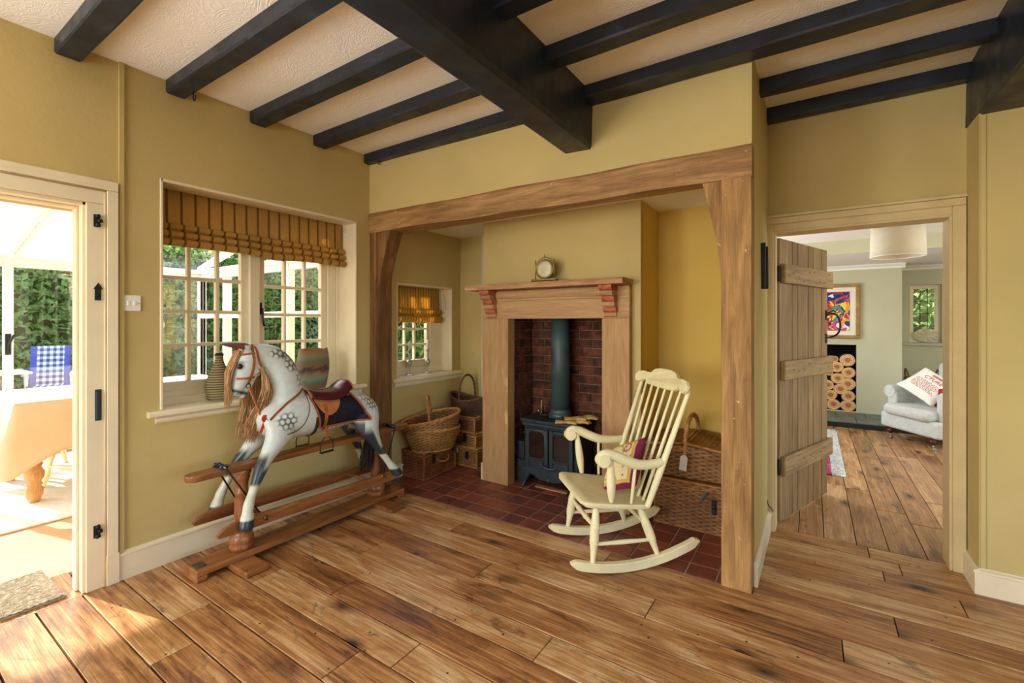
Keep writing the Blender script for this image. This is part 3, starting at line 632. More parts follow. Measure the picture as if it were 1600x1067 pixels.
# ---------------- brick recess ----------------
def bricks(wallobj,org,ux,L,H,ny,bl=.222,bh=.073,th=.012,mat=None,maxn=300):
    """bricks laid on a vertical face: org, unit vector ux along, ny outward normal"""
    ux=V(*ux); ny=V(*ny); k=0; rows_=int(H/bh)
    for r in range(rows_):
        xx=-bl*(.5 if r%2 else 0)
        while xx<L:
            a=max(xx,0)+.004; b=min(xx+bl,L)-.004; xx+=bl
            if b-a<.02: continue
            z0=r*bh+.004; z1=(r+1)*bh-.004; o_=V(*org); d=th+R.uniform(-.003,.003); c=.003
            def P(u,z,n_): return o_+ux*u+V(0,0,z)+ny*n_
            j=lambda: R.uniform(-.0015,.0015)
            vs=[P(a,z0,0),P(b,z0,0),P(b,z1,0),P(a,z1,0),P(a+j(),z0+j(),d-c),P(b+j(),z0+j(),d-c),P(b+j(),z1+j(),d-c),P(a+j(),z1+j(),d-c),P(a+c,z0+c,d),P(b-c,z0+c,d),P(b-c,z1-c,d),P(a+c,z1-c,d)]
            fs=[(0,1,5,4),(1,2,6,5),(2,3,7,6),(3,0,4,7),(4,5,9,8),(5,6,10,9),(6,7,11,10),(7,4,8,11),(8,9,10,11)]
            if ux.cross(V(0,0,1)).dot(ny)<0: fs=[f[::-1] for f in fs]
            m_=MB(); m_.add(vs,fs); m_.build('brick',mat or M['brick'],wallobj,world=True,weld=False)
mb=MB(); mb.box((-2.10,3.44,0),(-1.15,3.5,1.6)); fb=struct(mb.build('wall_firebox_back',M['mortar'])); bricks(fb,(-2.05,3.44,0),(1,0,0),.87,1.45,(0,-1,0))
mb=MB(); mb.box((-2.12,3.115,0),(-2.062,3.44,1.6)); fb=struct(mb.build('wall_firebox_left',M['mortar'])); bricks(fb,(-2.062,3.115,0),(0,1,0),.32,1.45,(1,0,0))
mb=MB(); mb.box((-1.20,3.115,0),(-1.15,3.44,1.6)); fb=struct(mb.build('wall_firebox_right',M['mortar'])); bricks(fb,(-1.20,3.44,0),(0,-1,0),.32,1.45,(-1,0,0))
mb=MB(); mb.box((-2.12,3.115,1.42),(-1.15,3.5,1.46)); struct(mb.build('ceiling_firebox',M['mortar']))
# ---------------- stove ----------------
sx,sy=-1.695,3.10
t=thing('wood_stove','charcoal cast iron wood stove with two glazed doors and a flue','stove',(sx,sy,0))
W2=.235; D=.27
mb=MB(); mb.box((-W2,0,.10),(W2,D,.52),ch=.008); mb.build('body',M['stove'],t)
mb=MB(); mb.prism([(-W2-.03,-.012),(-W2-.02,-.03),(-W2*.4,-.045),(W2*.4,-.045),(W2+.02,-.03),(W2+.03,-.012),(W2+.03,D+.01),(-W2-.03,D+.01)],'z',.52,.545); mb.build('top_plate',M['stove'],t,bev=.005)
mb=MB(); mb.box((-W2-.012,-.022,.485),(W2+.012,D,.52),ch=.008); mb.build('cornice',M['stove'],t)
for s_ in (-1,1):
    for yy in (0,D-.03):
        mb=MB(); mb.tube(smooth_path([(s_*(W2-.03),yy+.015,.12),(s_*(W2-.015),yy,.07),(s_*(W2-.005),yy-.008,.03),(s_*(W2+.008),yy-.018,0)],8),[.030,.028,.025,.021,.018,.016,.016,.018,.02],10); mb.build('leg',M['stove'],t)
def sdoor(xc,w_,hs):
    h0,h1=.165,.475
    c=bpy.data.objects.new('stove_door',None); col.objects.link(c); c.parent=t; c.location=(xc,-.01,h0)
    z0,z1=.085,.285 # glass opening, relative
    H=h1-h0; wi=w_/2; gi=wi-.032
    mb=MB(); T_=Matrix()
    mb.box((-wi,-.022,0),(-gi,0,H),ch=.004);mb.box((gi,-.022,0),(wi,0,H),ch=.004);mb.box((-gi,-.022,0),(gi,0,z0),ch=.004);mb.box((-gi,-.022,z1),(gi,0,H),ch=.004)
    for sx_ in (-1,1):
        for zz,sg in ((z0,1),(z1,-1)):
            q=.028; pts=[(sx_*gi,zz),(sx_*(gi-q),zz)]+[(sx_*(gi-q+q*math.sin(a)),zz+sg*(q-q*math.cos(a))) for a in [PI/8,PI/4,3*PI/8]]+[(sx_*gi,zz+sg*q)]
            mb.prism(pts,'y',-.0218,-.002)
    mb.build('door_frame',M['stove'],c)
    mb=MB(); mb.box((-gi-.004,-.010,z0-.004),(gi+.004,-.006,z1+.004)); mb.build('door_glass',M['soot'],c)
    mb=MB(); mb.box((-gi+.004,-.028,.016),(gi-.004,-.020,.022),ch=.002); mb.box((-gi+.004,-.028,.066),(gi-.004,-.020,.072),ch=.002); mb.box((-gi+.004,-.028,.016),(-gi+.010,-.02,.072),ch=.002); mb.box((gi-.010,-.028,.016),(gi-.004,-.02,.072),ch=.002); mb.build('vent_panel',M['stove'],c)
    for zz in (.02,.27):
        mb=MB(); mb.tube([(hs*(wi+.004),-.014,zz-.012),(hs*(wi+.004),-.014,zz+.012)],.008,10); mb.tube([(hs*(wi-.01),-.014,zz),(hs*(wi+.022),-.014,zz)],.006,8); mb.build('hinge',M['stove'],c)
sdoor(-.105,.20,-1); sdoor(.105,.20,1)
mb=MB(); mb.tube(smooth_path([(-.07,-.035,.215),(-.02,-.06,.196),(.04,-.06,.190),(.07,-.035,.20)],12),.007,10); mb.build('handle',M['pipe'],t)
mb=MB(); mb.prism([(-W2,.165),(-W2,.12),(-.15,.115),(-.09,.085),(0,.075),(.09,.085),(.15,.115),(W2,.12),(W2,.165)],'y',-.03,.0); mb.build('apron',M['stove'],t,bev=.003)
mb=MB(); mb.ell(V(0,-.035,.095),(.014,.012,.014)); mb.tube([(.19,-.03,.10),(.19,-.055,.10)],.012,10); mb.build('knob',M['pipe'],t)
mb=MB(); mb.lathe([(.092,.545),(.094,.575),(.084,.582),(.080,.60),(.078,.615)],28,Matrix.Translation((0,.17,0))); mb.build('flue_collar',M['pipe'],t,label='pale grey flue collar')
mb=MB(); mb.lathe([(.0745,.60),(.0745,1.43)],28,Matrix.Translation((0,.17,0))); mb.build('flue_pipe',M['pipe'],t)
# plinth strip under the stove
o=MB(); o.box((-1.84,3.11,.0),(-1.56,3.15,.012),ch=.002); tag(o.build('wooden_batten',M['stone_s']),'thin pale batten lying on the tiles under the stove','batten')
def tinbox(x,y,z,w_,d,h,label):
    t=thing('metal_box',label,'box',(x,y,z)); mb=MB(); mb.box((-w_/2,0,0),(w_/2,d,h-.01),ch=.003); mb.build('body',M['stove'],t); mb=MB(); mb.box((-w_/2-.003,-.003,h-.012),(w_/2+.003,d+.003,h),ch=.003); mb.build('lid',M['stove'],t)
tinbox(-1.995,3.16,0.001,.09,.2,.185,'larger dark metal box standing on the tiles left of the stove')
tinbox(-2.005,3.17,.187,.055,.15,.145,'slim dark metal box standing on the larger box left of the stove')
# glove
def glove(loc,rz,label):
    t=thing('leather_glove',label,'glove',loc,rz); m_=M['glove']
    mb=MB(); mb.tube(smooth_path([(-.13,0,.012),(-.07,.0,.014),(0,0,.016),(.05,.0,.016)],10),[.042,.044,.040,.038,.036,.038,.042,.044,.044,.040,.034],12,flat=.32); mb.build('palm',m_,t)
    for k,(a,L) in enumerate(((-.16,.075),(-.05,.09),(.07,.085),(.2,.065))):
        y=-.028+.019*k; mb=MB(); mb.tube(smooth_path([(.03,y,.016),(.05+L*.5,y+a*L*.5,.024),(.05+L,y+a*L,.012)],6),[.012,.0125,.012,.0115,.011,.010,.005],8); mb.build('finger',m_,t)
    mb=MB(); mb.tube(smooth_path([(-.03,-.03,.016),(.0,-.055,.02),(.035,-.066,.014)],6),[.014,.014,.013,.013,.012,.010,.005],8); mb.build('thumb',m_,t)
    mb=MB(); mb.tube([(-.133,0,.012),(-.127,0,.012)],.046,12,flat=.34); mb.build('cuff_edge',M['iron'],t)
M['glove']=plain('tan_leather_glove','cfae62',.6,.3,var=.15,scale=25)
glove((-1.50,3.085,.548),.45,'tan leather glove lying on the stove top, lower of the pair'); glove((-1.455,3.13,.572),.62,'tan leather glove lying across the other glove on the stove')
# brass ornament and black tools on the stove top
t=thing('brass_ornament','small brass figure standing at the back corner of the stove top','ornament',(-1.875,3.28,.547))
mb=MB(); mb.lathe([(.02,0),(.022,.006),(.010,.012),(.008,.03),(.014,.045),(.009,.06),(.012,.08),(.006,.10),(.009,.115),(.001,.125)],14); mb.build('column',M['brass'],t)
mb=MB(); mb.ell(V(-.03,0,.025),(.016,.012,.02)); mb.build('ball',M['brass'],t)
t=thing('stove_tool','black iron tool lying on the stove top beside the flue','tool',(-1.80,3.22,.547))
mb=MB(); mb.tube([(-.03,-.03,.014),(.05,.02,.014)],.013,10); mb.build('shaft',M['iron'],t); mb=MB(); mb.tube(smooth_path([(.03,.03,.012),(.02,.05,.03),(.04,.06,.045),(.06,.05,.03)],8),.009,8); mb.build('grip',M['iron'],t)
# gong on the shelf
t=thing('table_gong','small round brass framed gong standing on the fireplace shelf','gong',(-1.66,2.95,1.603))
mb=MB(); mb.box((-.105,-.022,.012),(.105,.022,.026),ch=.003)
for s_ in (-1,1):
    for y_ in (-.02,.02): mb.ell(V(s_*.095,y_,.010),(.011,.011,.0105),8,6)
mb.build('base',M['brass'],t)
for s_ in (-1,1):
    mb=MB(); mb.lathe([(.007,.026),(.004,.03),(.004,.13),(.007,.135),(.004,.142),(.006,.15),(.0005,.175)],10,Matrix.Translation((s_*.078,0,0))); mb.build('pillar',M['brass'],t)
mb=MB(); mb.tube([(.078*math.cos(a),0,.10+.085*math.sin(a)) for a in [PI*i/20 for i in range(21)]],.0035,8); mb.lathe([(.005,.183),(.006,.19),(.003,.195),(.0005,.215)],8); mb.build('arch',M['brass'],t)
Tg=Matrix.Translation((0,.0,.098))@Matrix.Rotation(PI/2,4,'X')
mb=MB(); mb.lathe([(.071,-.008),(.074,-.006),(.074,.006),(.071,.008),(.064,.007),(.064,-.007),(.071,-.008)],32,Tg); mb.build('rim',M['brass'],t)
mb=MB(); mb.lathe([(.0655,-.003),(.0655,.004),(.05,.007),(.001,.008)],32,Tg); mb.build('disc',plain('pale_gong_skin','cfc6ae',.5,.4,.2,var=.15,scale=18),t,label='pale silvery gong disc')
# ---------------- wicker ----------------
def wmat(name,a,b,c):
    m=N(name,.6,.3); v=m.coord((9,9,60),True); f=m.noise(v,4,5,.65); f2=m.noise(m.coord((1,1,1),True),5,3)
    cc_=m.ramp(m.math('ADD',m.math('MULTIPLY',f,.6),m.math('MULTIPLY',f2,.4)),[(.35,a),(.5,b),(.64,c)]); rd_=m.n('Attribute',attribute_name='rod_gap_shade').outputs['Fac']; m.color(m.mix(rd_,cc_,rampval(a,.42))); m.bump(f,.3,.003); return m.m
M['w_honey']=wmat('honey_willow','7d4f20','bf8844','e2b472')
M['w_red']=wmat('reddish_willow','6a3618','a4623a','cd9260')
M['w_brown']=wmat('brown_willow','3c2419','6d4a35','94705a')
M['w_tan']=wmat('tan_willow','7d4c24','b9814a','deb078')
def weave(S,stakes,rows,amp,closed=True,pair=1):
    """S(u,v)->(point,normal). Grid with strands passing over and under the stakes"""
    nu=stakes*2; nr=rows*3; vs=[];fs=[]; tn=[]; rt=[R.uniform(0,.28) for _ in range(rows+1)]
    for i in range(nu if closed else nu+1):
        for j in range(nr+1):
            r=j//3 if j<nr else rows-1; q=j-3*r
            p,n=S(i/nu,j/nr); 
            ph=1 if ((i//2+r//pair)%2==0) else -1
            wv=(ph if i%2==0 else 0); prof={0:-.5,1:.6,2:.6,3:-.5}[q]
            tn.append((.78 if i%2==0 and ph<0 else .42 if q in (0,3) else (rt[r] if i%2==0 else rt[r]+.22)))  # gaps between rows darkened as painted shade; stakes darker, rods vary at random
            vs.append(p+n*(amp*(wv*.7*(0 if q in(0,3) else 1)+prof)))
    nc=nu if closed else nu+1
    for i in range(nu):
        for j in range(nr): fs.append((i*(nr+1)+j,((i+1)%nc)*(nr+1)+j,((i+1)%nc)*(nr+1)+j+1,i*(nr+1)+j+1))
    weave.tone=tn
    return vs,fs
def boxpath(w,d,r=.012):
    """closed rectangle path: function u-> (point2, normal2), starts at -x -y corner"""
    L=[w,d,w,d]; T_=sum(L)
    def f(u):
        s=(u%1)*T_
        for k in range(4):
            if s<=L[k] or k==3: break
            s-=L[k]
        s=min(s,L[k]); e=s/L[k]
        P_=[(-w/2+w*e,-d/2),(w/2,-d/2+d*e),(w/2-w*e,d/2),(-w/2,d/2-d*e)][k]; n=[(0,-1),(1,0),(0,1),(-1,0)][k]
        # soften the corner
        c=.5*(max(0,1-s/r) if s<r else (max(0,1-(L[k]-s)/r)))
        if c>0:
            kk=(k-1)%4 if s<r else (k+1)%4; m2=[(0,-1),(1,0),(0,1),(-1,0)][kk]; n=(n[0]*(1-c)+m2[0]*c,n[1]*(1-c)+m2[1]*c)
            P_=(P_[0]-(n[0]+m2[0]-m2[0])*r*.4*c*2*.5,P_[1]-n[1]*r*.4*c*2*.5)
        return P_,n
    return f
def hamper(name,label,loc,rz,w,d,h,mat,lid=.03,group=None,slant=.0,rowh=.0115,stk=.034,lidpart=True):
    t=thing(name,label,'hamper',loc,rz,group); hb=h-lid
    f=boxpath(w,d)
    def S(u,v):
        p,n=f(u); return V(p[0],p[1],.006+v*(hb-.008)),V(n[0],n[1],0)
    ns=int(2*(w+d)/stk/2)*2; vs,fs=weave(S,ns,int(hb/rowh),.006)
    mb=MB(); mb.add(vs,fs,True,tone=weave.tone); mb.box((-w/2+.006,-d/2+.006,.002),(w/2-.006,d/2-.006,.008)); 
    for z in (.006,hb-.003):
        mb.tube([(-w/2,-d/2,z),(w/2,-d/2,z),(w/2,d/2,z),(-w/2,d/2,z),(-w/2,-d/2,z)],.006,6)
    for sx_ in (-1,1):
        for sy_ in (-1,1): mb.tube([(sx_*w/2,sy_*d/2,.003),(sx_*w/2,sy_*d/2,hb)],.007,6)
    mb.build('basket_body',mat,t)
    # lid: woven top and rim
    mb=MB(); g=boxpath(w+.012,d+.012)
    def S2(u,v): p,n=g(u); return V(p[0],p[1],hb+v*lid),V(n[0],n[1],0)
    vs,fs=weave(S2,ns,max(2,int(lid/rowh)),.003); mb.add(vs,fs,True,tone=weave.tone)
    nx=int(w/.03); ny=int(d/.016); 
    def top(i,j,w=w,d=d): 
        ph=1 if ((i//2+j)%2==0) else -1
        return V(-w/2-.006+(w+.012)*i/(nx*2),-d/2-.006+(d+.012)*j/ny,h+.0025*(ph if i%2 else -.4)+.006*math.sin(PI*i/(nx*2))*math.sin(PI*j/ny))
    vs=[top(i,j) for i in range(nx*2+1) for j in range(ny+1)]
    fs=[(i*(ny+1)+j,(i+1)*(ny+1)+j,(i+1)*(ny+1)+j+1,i*(ny+1)+j+1) for i in range(nx*2) for j in range(ny)]
    mb.add(vs,fs,True,tone=[((.8 if (i//2+j)%2 else .1) if i%2 else .5) for i in range(nx*2+1) for j in range(ny+1)])
    mb.tube([(-w/2-.006,-d/2-.006,h),(w/2+.006,-d/2-.006,h),(w/2+.006,d/2+.006,h),(-w/2-.006,d/2+.006,h),(-w/2-.006,-d/2-.006,h)],.006,6)
    mb.build('lid',mat,t)
    return t
def latch(t,x,y,z,mat,nx=0,ny=-1,h=.05,w=.022):
    mb=MB(); a=math.atan2(ny,nx)+PI/2
    T=Matrix.Translation((x,y,z))@Matrix.Rotation(a,4,'Z')
    mb.box((-w/2,-.012,-h),(w/2,-.002,.008),ch=.003,T=T); mb.box((-w/2-.004,-.016,-h*.75),(w/2+.004,-.010,-h*.6),ch=.002,T=T); mb.build('leather_latch',mat,t)
def bail(t,p,q,out,rise,r,mat,name='handle',twist=True,n=16):
    p=V(*p);q=V(*q); mb=MB(); out=V(*out); pts=[]
    for i in range(n+1):
        a=PI*i/n; pts.append(p+(q-p)*(.5-.5*math.cos(a))+out*math.sin(a)+V(0,0,rise*math.sin(a)**.75 if i not in(0,n) else 0))
    mb.tube(pts,r,8)
    if twist:
        N_=70
        for ph in (0,PI):
            hp=[]
            for i in range(N_+1):
                s_=i/N_*n; k=min(int(s_),n-1); c=pts[k].lerp(pts[k+1],s_-k); d=(pts[k+1]-pts[k]).normalized(); u=d.orthogonal().normalized(); w_=d.cross(u); a=i*.75+ph
                hp.append(c+(u*math.cos(a)+w_*math.sin(a))*r*.9)
            mb.tube(hp,r*.45,5)
    return mb.build(name,mat,t)
M['blackleather']=plain('black_leather','1b1a1b',.45,.4)
M['brownleather']=plain('brown_leather','4a2c1e',.5,.4)
M['blueleather']=plain('blue_strap','4d6f8c',.6,.3)
M['paper']=plain('paper_tag','f2efe9',.7,.2)
def papertag(t,p,w_,h_,ny=-1,name='price_tag',sw=0.0):
    mb=MB(); mb.prism([(-w_/2,-h_),(w_/2,-h_),(w_/2,-h_*.15),(w_*.2,0),(-w_*.2,0),(-w_/2,-h_*.15)],'y',-.001,.001,T=Matrix.Translation(p)@Matrix.Rotation(sw,4,'Y')); mb.tube([V(*p),V(p[0],p[1],p[2]+.02)],.0012,4); return mb.build(name,M['paper'],t)
# stack in the left niche
h=hamper('wicker_hamper','square reddish wicker hamper on the tiles under the round baskets',(-2.80,2.925,.001),.03,.245,.40,.225,M['w_red'],.03)
bail(h,(.128,-.05,.15),(.128,.10,.15),(.03,0,0),-.035,.006,M['w_tan']); latch(h,.13,-.10,.19,M['blackleather'],1,0,.07,.03); latch(h,.13,.16,.205,M['blackleather'],1,0,.045,.03)
stack=[('lowest wicker hamper of the stack of three behind the breast corner, with a paper tag',0,.175,.0,'w_honey'),('middle wicker hamper of the stack of three, with a black handle and tag',.176,.135,-.01,'w_honey'),('top wicker hamper of the stack of three, under the dark basket',.312,.14,-.015,'w_tan')]
for i,(lb,z,hh,dx,mt) in enumerate(stack):
    h=hamper('wicker_hamper',lb,(-2.69+dx,3.335,.001+z),0,.39-.012*i,.25,hh,M[mt],.022,'three stacked wicker hampers')
    if i==0: latch(h,.09,-.135,.14,M['blackleather'],h=.065,w=.03); papertag(h,(-.02,-.142,.165),.022,.045)
    if i==1: bail(h,(-.05,-.128,.075),(.06,-.128,.075),(0,-.02,0),-.03,.007,M['blackleather'],twist=False); latch(h,.075,-.135,.12,M['blackleather'],h=.07,w=.03); papertag(h,(-.065,-.142,.13),.022,.042)
    if i==2: bail(h,(-.06,-.128,.075),(.03,-.128,.075),(0,-.018,0),-.025,.007,M['blackleather'],twist=False); latch(h,.035,-.132,.10,M['blackleather'],h=.05,w=.028)
# oval baskets
def oval_basket(name,label,loc,rz,a,b,h,flare,mat,tilt=0,dip=0.0,rows=22,stakes=40,rim=.010,group=None):
    t=thing(name,label,'basket',loc,rz,group); t.rotation_euler=(tilt,0,rz) if not isinstance(tilt,tuple) else (*tilt,rz)
    def rimz(u): return h-dip*math.cos(2*2*PI*u)*.5 - dip*.5 if dip>=0 else h+dip*.5-abs(dip)*.5*math.cos(2*PI*u*2)
    def rz_(u): c=math.cos(2*PI*u); return h-dip*(1-c*c)
    def S(u,v):
        A=2*PI*u; k=1-flare*(1-v)**1.3; z=.008+v*(rz_(u)-.008); return V(a*k*math.cos(A),b*k*math.sin(A),z),V(math.cos(A)*b,math.sin(A)*a,0).normalized()
    vs,fs=weave(S,stakes,rows,.006); mb=MB(); mb.add(vs,fs,True,tone=weave.tone)
    k0=1-flare; N_=40; 
    cen=[V(0,0,.008)]+[V(a*k0*math.cos(2*PI*i/N_),b*k0*math.sin(2*PI*i/N_),.008) for i in range(N_)]
    mb.add(cen,[(0,1+i,1+(i+1)%N_) for i in range(N_)])
    for q in range(1,7):
        s_=q/7; mb.tube([(a*k0*s_*math.cos(2*PI*i/24),b*k0*s_*math.sin(2*PI*i/24),.010) for i in range(25)],.004,5,cap=False)
    mb.build('basket_body',mat,t,sol=.003)
    # rolled, twisted rim and foot ring
    mb=MB(); C_=60
    for ph in (0,2*PI/3,4*PI/3):
        pts=[]
        for i in range(C_*2+1):
            u=i/(C_*2); A=2*PI*u; n=V(math.cos(A)*b,math.sin(A)*a,0).normalized(); w_=i*.42+ph
            pts.append(V(a*math.cos(A),b*math.sin(A),rz_(u))+n*(rim*.6*math.cos(w_))+V(0,0,rim*.6*math.sin(w_)))
        mb.tube(pts,rim*.62,6,cap=False)
    mb.build('rim',mat,t)
    mb=MB()
    pts=[V(a*k0*math.cos(2*PI*i/60),b*k0*math.sin(2*PI*i/60),.007+.004*(i%2)) for i in range(61)]; mb.tube(pts,.0075,6,cap=False); mb.build('foot_ring',mat,t)
    return t,rz_
RB=math.atan2(.89,.45)
lb,_=oval_basket('wicker_basket','honey coloured oval wicker basket standing on the square hamper',(-2.70,2.86,.233),RB,.235,.165,.185,.26,M['w_honey'],rows=16,stakes=34)
bail(lb,(.235*math.cos(3.9),.165*math.sin(3.9),.165),(.235*math.cos(4.5),.165*math.sin(4.5),.175),(-.005,-.008,0),.065,.008,M['w_honey'])
ub,_=oval_basket('wicker_basket','oval wicker basket with an arched handle nested in the honey coloured basket',(-2.69,2.865,.32),RB,.258,.175,.19,.34,M['w_tan'],tilt=(0,-.16),rows=16,stakes=36)
bail(ub,(-.065,-.165,.175),(.065,.165,.185),(0,0,0),.185,.009,M['w_tan'])
db,_=oval_basket('wicker_basket','dark brown wicker basket with hooped handle on the stack of three hampers',(-2.67,3.325,.453),.0,.215,.125,.19,.18,M['w_brown'],dip=.05,rows=17,stakes=32,rim=.008)
bail(db,(-.03,-.120,.14),(-.03,.120,.14),(.0,0,0),.225,.009,M['w_brown'])
# right niche: two large hampers
h=hamper('wicker_hamper','large tan wicker trunk on the tiles behind the rocking chair',(-.615,3.235,.001),.0,.50,.46,.30,M['w_tan'],.035,rowh=.0125,stk=.040)
mb=MB(); mb.box((.10,-.252,.13),(.125,-.236,.22),ch=.004); mb.ell(V(.112,-.254,.18),(.014,.008,.014),10,6); mb.build('clasp',M['iron'],h)
mb=MB(); mb.tube(smooth_path([(.075,-.250,.262),(.055,-.256,.24),(.035,-.257,.20)],6),.012,8,flat=.35); mb.build('strap',M['blueleather'],h,label='blue fabric strap')
t=thing('picnic_hamper','tan wicker picnic hamper with a hinged double lid and rope handle, on the wicker trunk','hamper',(-.68,3.24,.304))
w_,d_,hb=.58,.42,.185; f=boxpath(w_,d_)
def S(u,v): 
    p,n=f(u); k=1-.06*(1-v); return V(p[0]*k,p[1]*k,.006+v*(hb-.006)+v*.03*(1-abs(p[0])/(w_/2))),V(n[0],n[1],0)
vs,fs=weave(S,50,15,.0065); mb=MB(); mb.add(vs,fs,True,tone=weave.tone); mb.box((-w_/2+.03,-d_/2+.03,.001),(w_/2-.03,d_/2-.03,.006)); mb.build('basket_body',M['w_tan'],t)
for s_ in (-1,1):
    mb=MB(); nx,ny=10,26
    vs=[]
    for i in range(nx*2+1):
        for j in range(ny+1):
            e=i/(nx*2); y=-d_/2-.012+(d_+.024)*j/ny; vs.append(V(s_*(.01+(w_/2+.004)*e),y,hb+.048-.035*e+.003*((1 if (i//2+j)%2 else -1) if i%2 else 0)))
    fs=[(i*(ny+1)+j,(i+1)*(ny+1)+j,(i+1)*(ny+1)+j+1,i*(ny+1)+j+1) for i in range(nx*2) for j in range(ny)]
    mb.add(vs,fs if s_>0 else [q[::-1] for q in fs],True,tone=[((.75 if (i//2+j)%2 else .1) if i%2 else .3) for i in range(nx*2+1) for j in range(ny+1)])
    x1=s_*(w_/2+.014); yy=d_/2+.012
    mb.tube([(s_*.012,-yy,hb+.046),(x1,-yy,hb+.011),(x1,yy,hb+.011),(s_*.012,yy,hb+.046),(s_*.012,-yy,hb+.046)],.008,6)
    mb.build('lid_flap',M['w_tan'],t,sol=.004)
bail(t,(-.0,-.215,.13),(.0,.215,.13),(0,0,0),.245,.012,M['w_tan'])
papertag(t,(.0,-.232,.16),.045,.10,sw=.1)
# ---------------- candlesticks, vases on the sills ----------------
def candlestick(loc,label,h,wh):
    t=thing('candlestick',label,'candlestick',loc,group='pair of pewter candlesticks'); mb=MB()
    mb.lathe([(.042,0),(.043,.004),(.036,.007),(.012,.012),(.006,.02),(.005,.05),(.009,.06),(.006,.068),(.018,.085),(.026,.11),(.020,.125),(.007,.14),(.006,.165),(.012,.175),(.007,.185),(.007,.20),(.016,.208),(.017,.225),(.012,.228)],20); mb.build('stem',M['silver'],t)
    mb=MB(); mb.lathe([(.010,.22),(.0095,.22+wh),(.003,.225+wh)],14); mb.build('candle',M['wax'],t)
    mb=MB(); mb.tube([(0,0,.222+wh),(.001,0,.233+wh)],.0008,5); mb.build('wick',M['iron'],t)
candlestick((-2.985,2.868,.838),'pewter candlestick with a slim candle, nearer the dark oak post on the small sill',.2,.075)
candlestick((-2.985,3.095,.838),'pewter candlestick with a thicker white candle, nearer the niche corner on the small sill',.2,.085)
m=N('woven_bottle',.8,.2); v=m.coord((1,1,1)); wv=m.n('TexWave',{'Vector':v,'Scale':22,'Distortion':1.5,'Detail':2},bands_direction='Z')
m.color(m.ramp(wv.outputs['Fac'],[(.2,'5d5138'),(.8,'a79873')])); M['rush']=m.m
t=thing('woven_bottle','rush wrapped bottle vase on the large window sill behind the horse head','vase',(-3.03,1.335,.832))
mb=MB(); prof=[(.050,0),(.062,.01),(.072,.06),(.070,.11),(.05,.17),(.028,.22),(.020,.26),(.026,.275)]; pr=[]
n_=44; P_=smooth_path([(a,0,b) for a,b in prof],n_); mb.lathe([(p.x+(.0018 if i%2 else -.001),p.z) for i,p in enumerate(P_)],28); mb.build('wrapped_body',M['rush'],t)
mb=MB(); mb.lathe([(.026,.272),(.020,.285),(.016,.285),(.014,.25)],20); mb.build('lip',M['iron'],t)
m=N('painted_vase',.5,.4); v=m.coord((.7,.7,1)); nz=m.noise(m.coord((3,3,4)),2.2,5,.6,1.2); sp=m.n('SeparateXYZ',{0:v})
f=m.math('FRACT',m.math('ADD',m.math('MULTIPLY',sp.outputs['Z'],3.7),m.math('MULTIPLY',nz,.55)))
m.color(m.ramp(f,[(0,'6d7f68'),(.15,'9a8f6a'),(.3,'a57253'),(.42,'6f7f78'),(.55,'8aa285'),(.66,'a8805f'),(.78,'3e4650'),(.88,'9c6b52'),(1,'6d7f68')])); m.bump(nz,.3,.004); M['painted']=m.m
t=thing('painted_vase','wide flat vase painted in earthy bands on the large sill above the saddle','vase',(-2.985,1.935,.832))
def S3(u,v):
    A=2*PI*u; ww=.092+.028*math.sin(PI*min(1,v*1.0)*.9)+.006*v; return V(.028*math.sin(A)*(1 if v<1 else .9),ww*math.copysign(abs(math.cos(A))**.5,math.cos(A)),v*(.285+.006*math.sin(3*A)))
mb=MB(); mb.grid(S3,36,14,cu=True); mb.add([S3(i/36,0) for i in range(36)],[tuple(range(36))]); mb.build('vase_body',M['painted'],t,sol=.005)
# ---------------- rocking chair ----------------
CR=math.atan2(-.69,-.72)
rc=thing('rocking_chair','pale yellow painted wooden rocking chair with spindle back at the hearth edge','rocking chair',(-1.005,2.44,0),CR)
cp=M['chairpaint']
def rz0(f): return .54*(f+.03)**2+.0015
for s_ in (-1,1):
    mb=MB(); n=26; pr=[]
    top=[];bot=[]
    for i in range(n+1):
        e=i/n; f_=-.47+.72*e; h_=.048; 
        if e>.93: h_=.048*max(.15,1-((e-.93)/.07)**2*.85)
        if e<.05: h_=.048*max(.25,1-((.05-e)/.05)**2*.75)
        zb=rz0(f_); bot.append((f_,zb+(.048-h_)*.5)); top.append((f_,zb+(.048+h_)*.5-.0))
    mb.prism(bot+top[::-1],'y',-.017,.017); mb.build('rocker',cp,rc,loc=(0,s_*.215,0),bev=.004)
def turned(p,q,prof,name,rings=(),parent=rc,mat=None):
    L=(V(*q)-V(*p)).length; T=along(p,q); mb=MB(); pr=smooth_path([(r,0,z*L) for z,r in prof],22); P_=[(max(a.x,.004),a.z) for a in pr]
    mb.lathe(P_,14,T); 
    for z in rings:
        r=min(P_,key=lambda a:abs(a[1]-z*L))[0]; mb.lathe([(r-.001,z*L-.004),(r+.0025,z*L),(r-.001,z*L+.004)],14,T)
    return mb.build(name,mat or cp,parent)
for s_ in (-1,1):
    turned((.095,s_*.175,.35),(.13,s_*.215,rz0(.13)+.038),[(0,.014),(.15,.018),(.35,.023),(.6,.024),(.75,.018),(1,.012)],'leg',(.35,.40,.62,.67,.72))
    turned((-.155,s_*.155,.315),(-.237,s_*.21,rz0(-.237)+.038),[(0,.014),(.15,.018),(.35,.023),(.6,.024),(.75,.018),(1,.012)],'leg',(.35,.40,.62,.67,.72))
    turned((.125,s_*.205,.15),(-.21,s_*.198,.145),[(0,.008),(.5,.012),(1,.008)],'stretcher')
turned((.112,-.195,.235),(.112,.195,.235),[(0,.008),(.35,.014),(.5,.012),(.65,.014),(1,.008)],'stretcher',(.35,.5,.65))
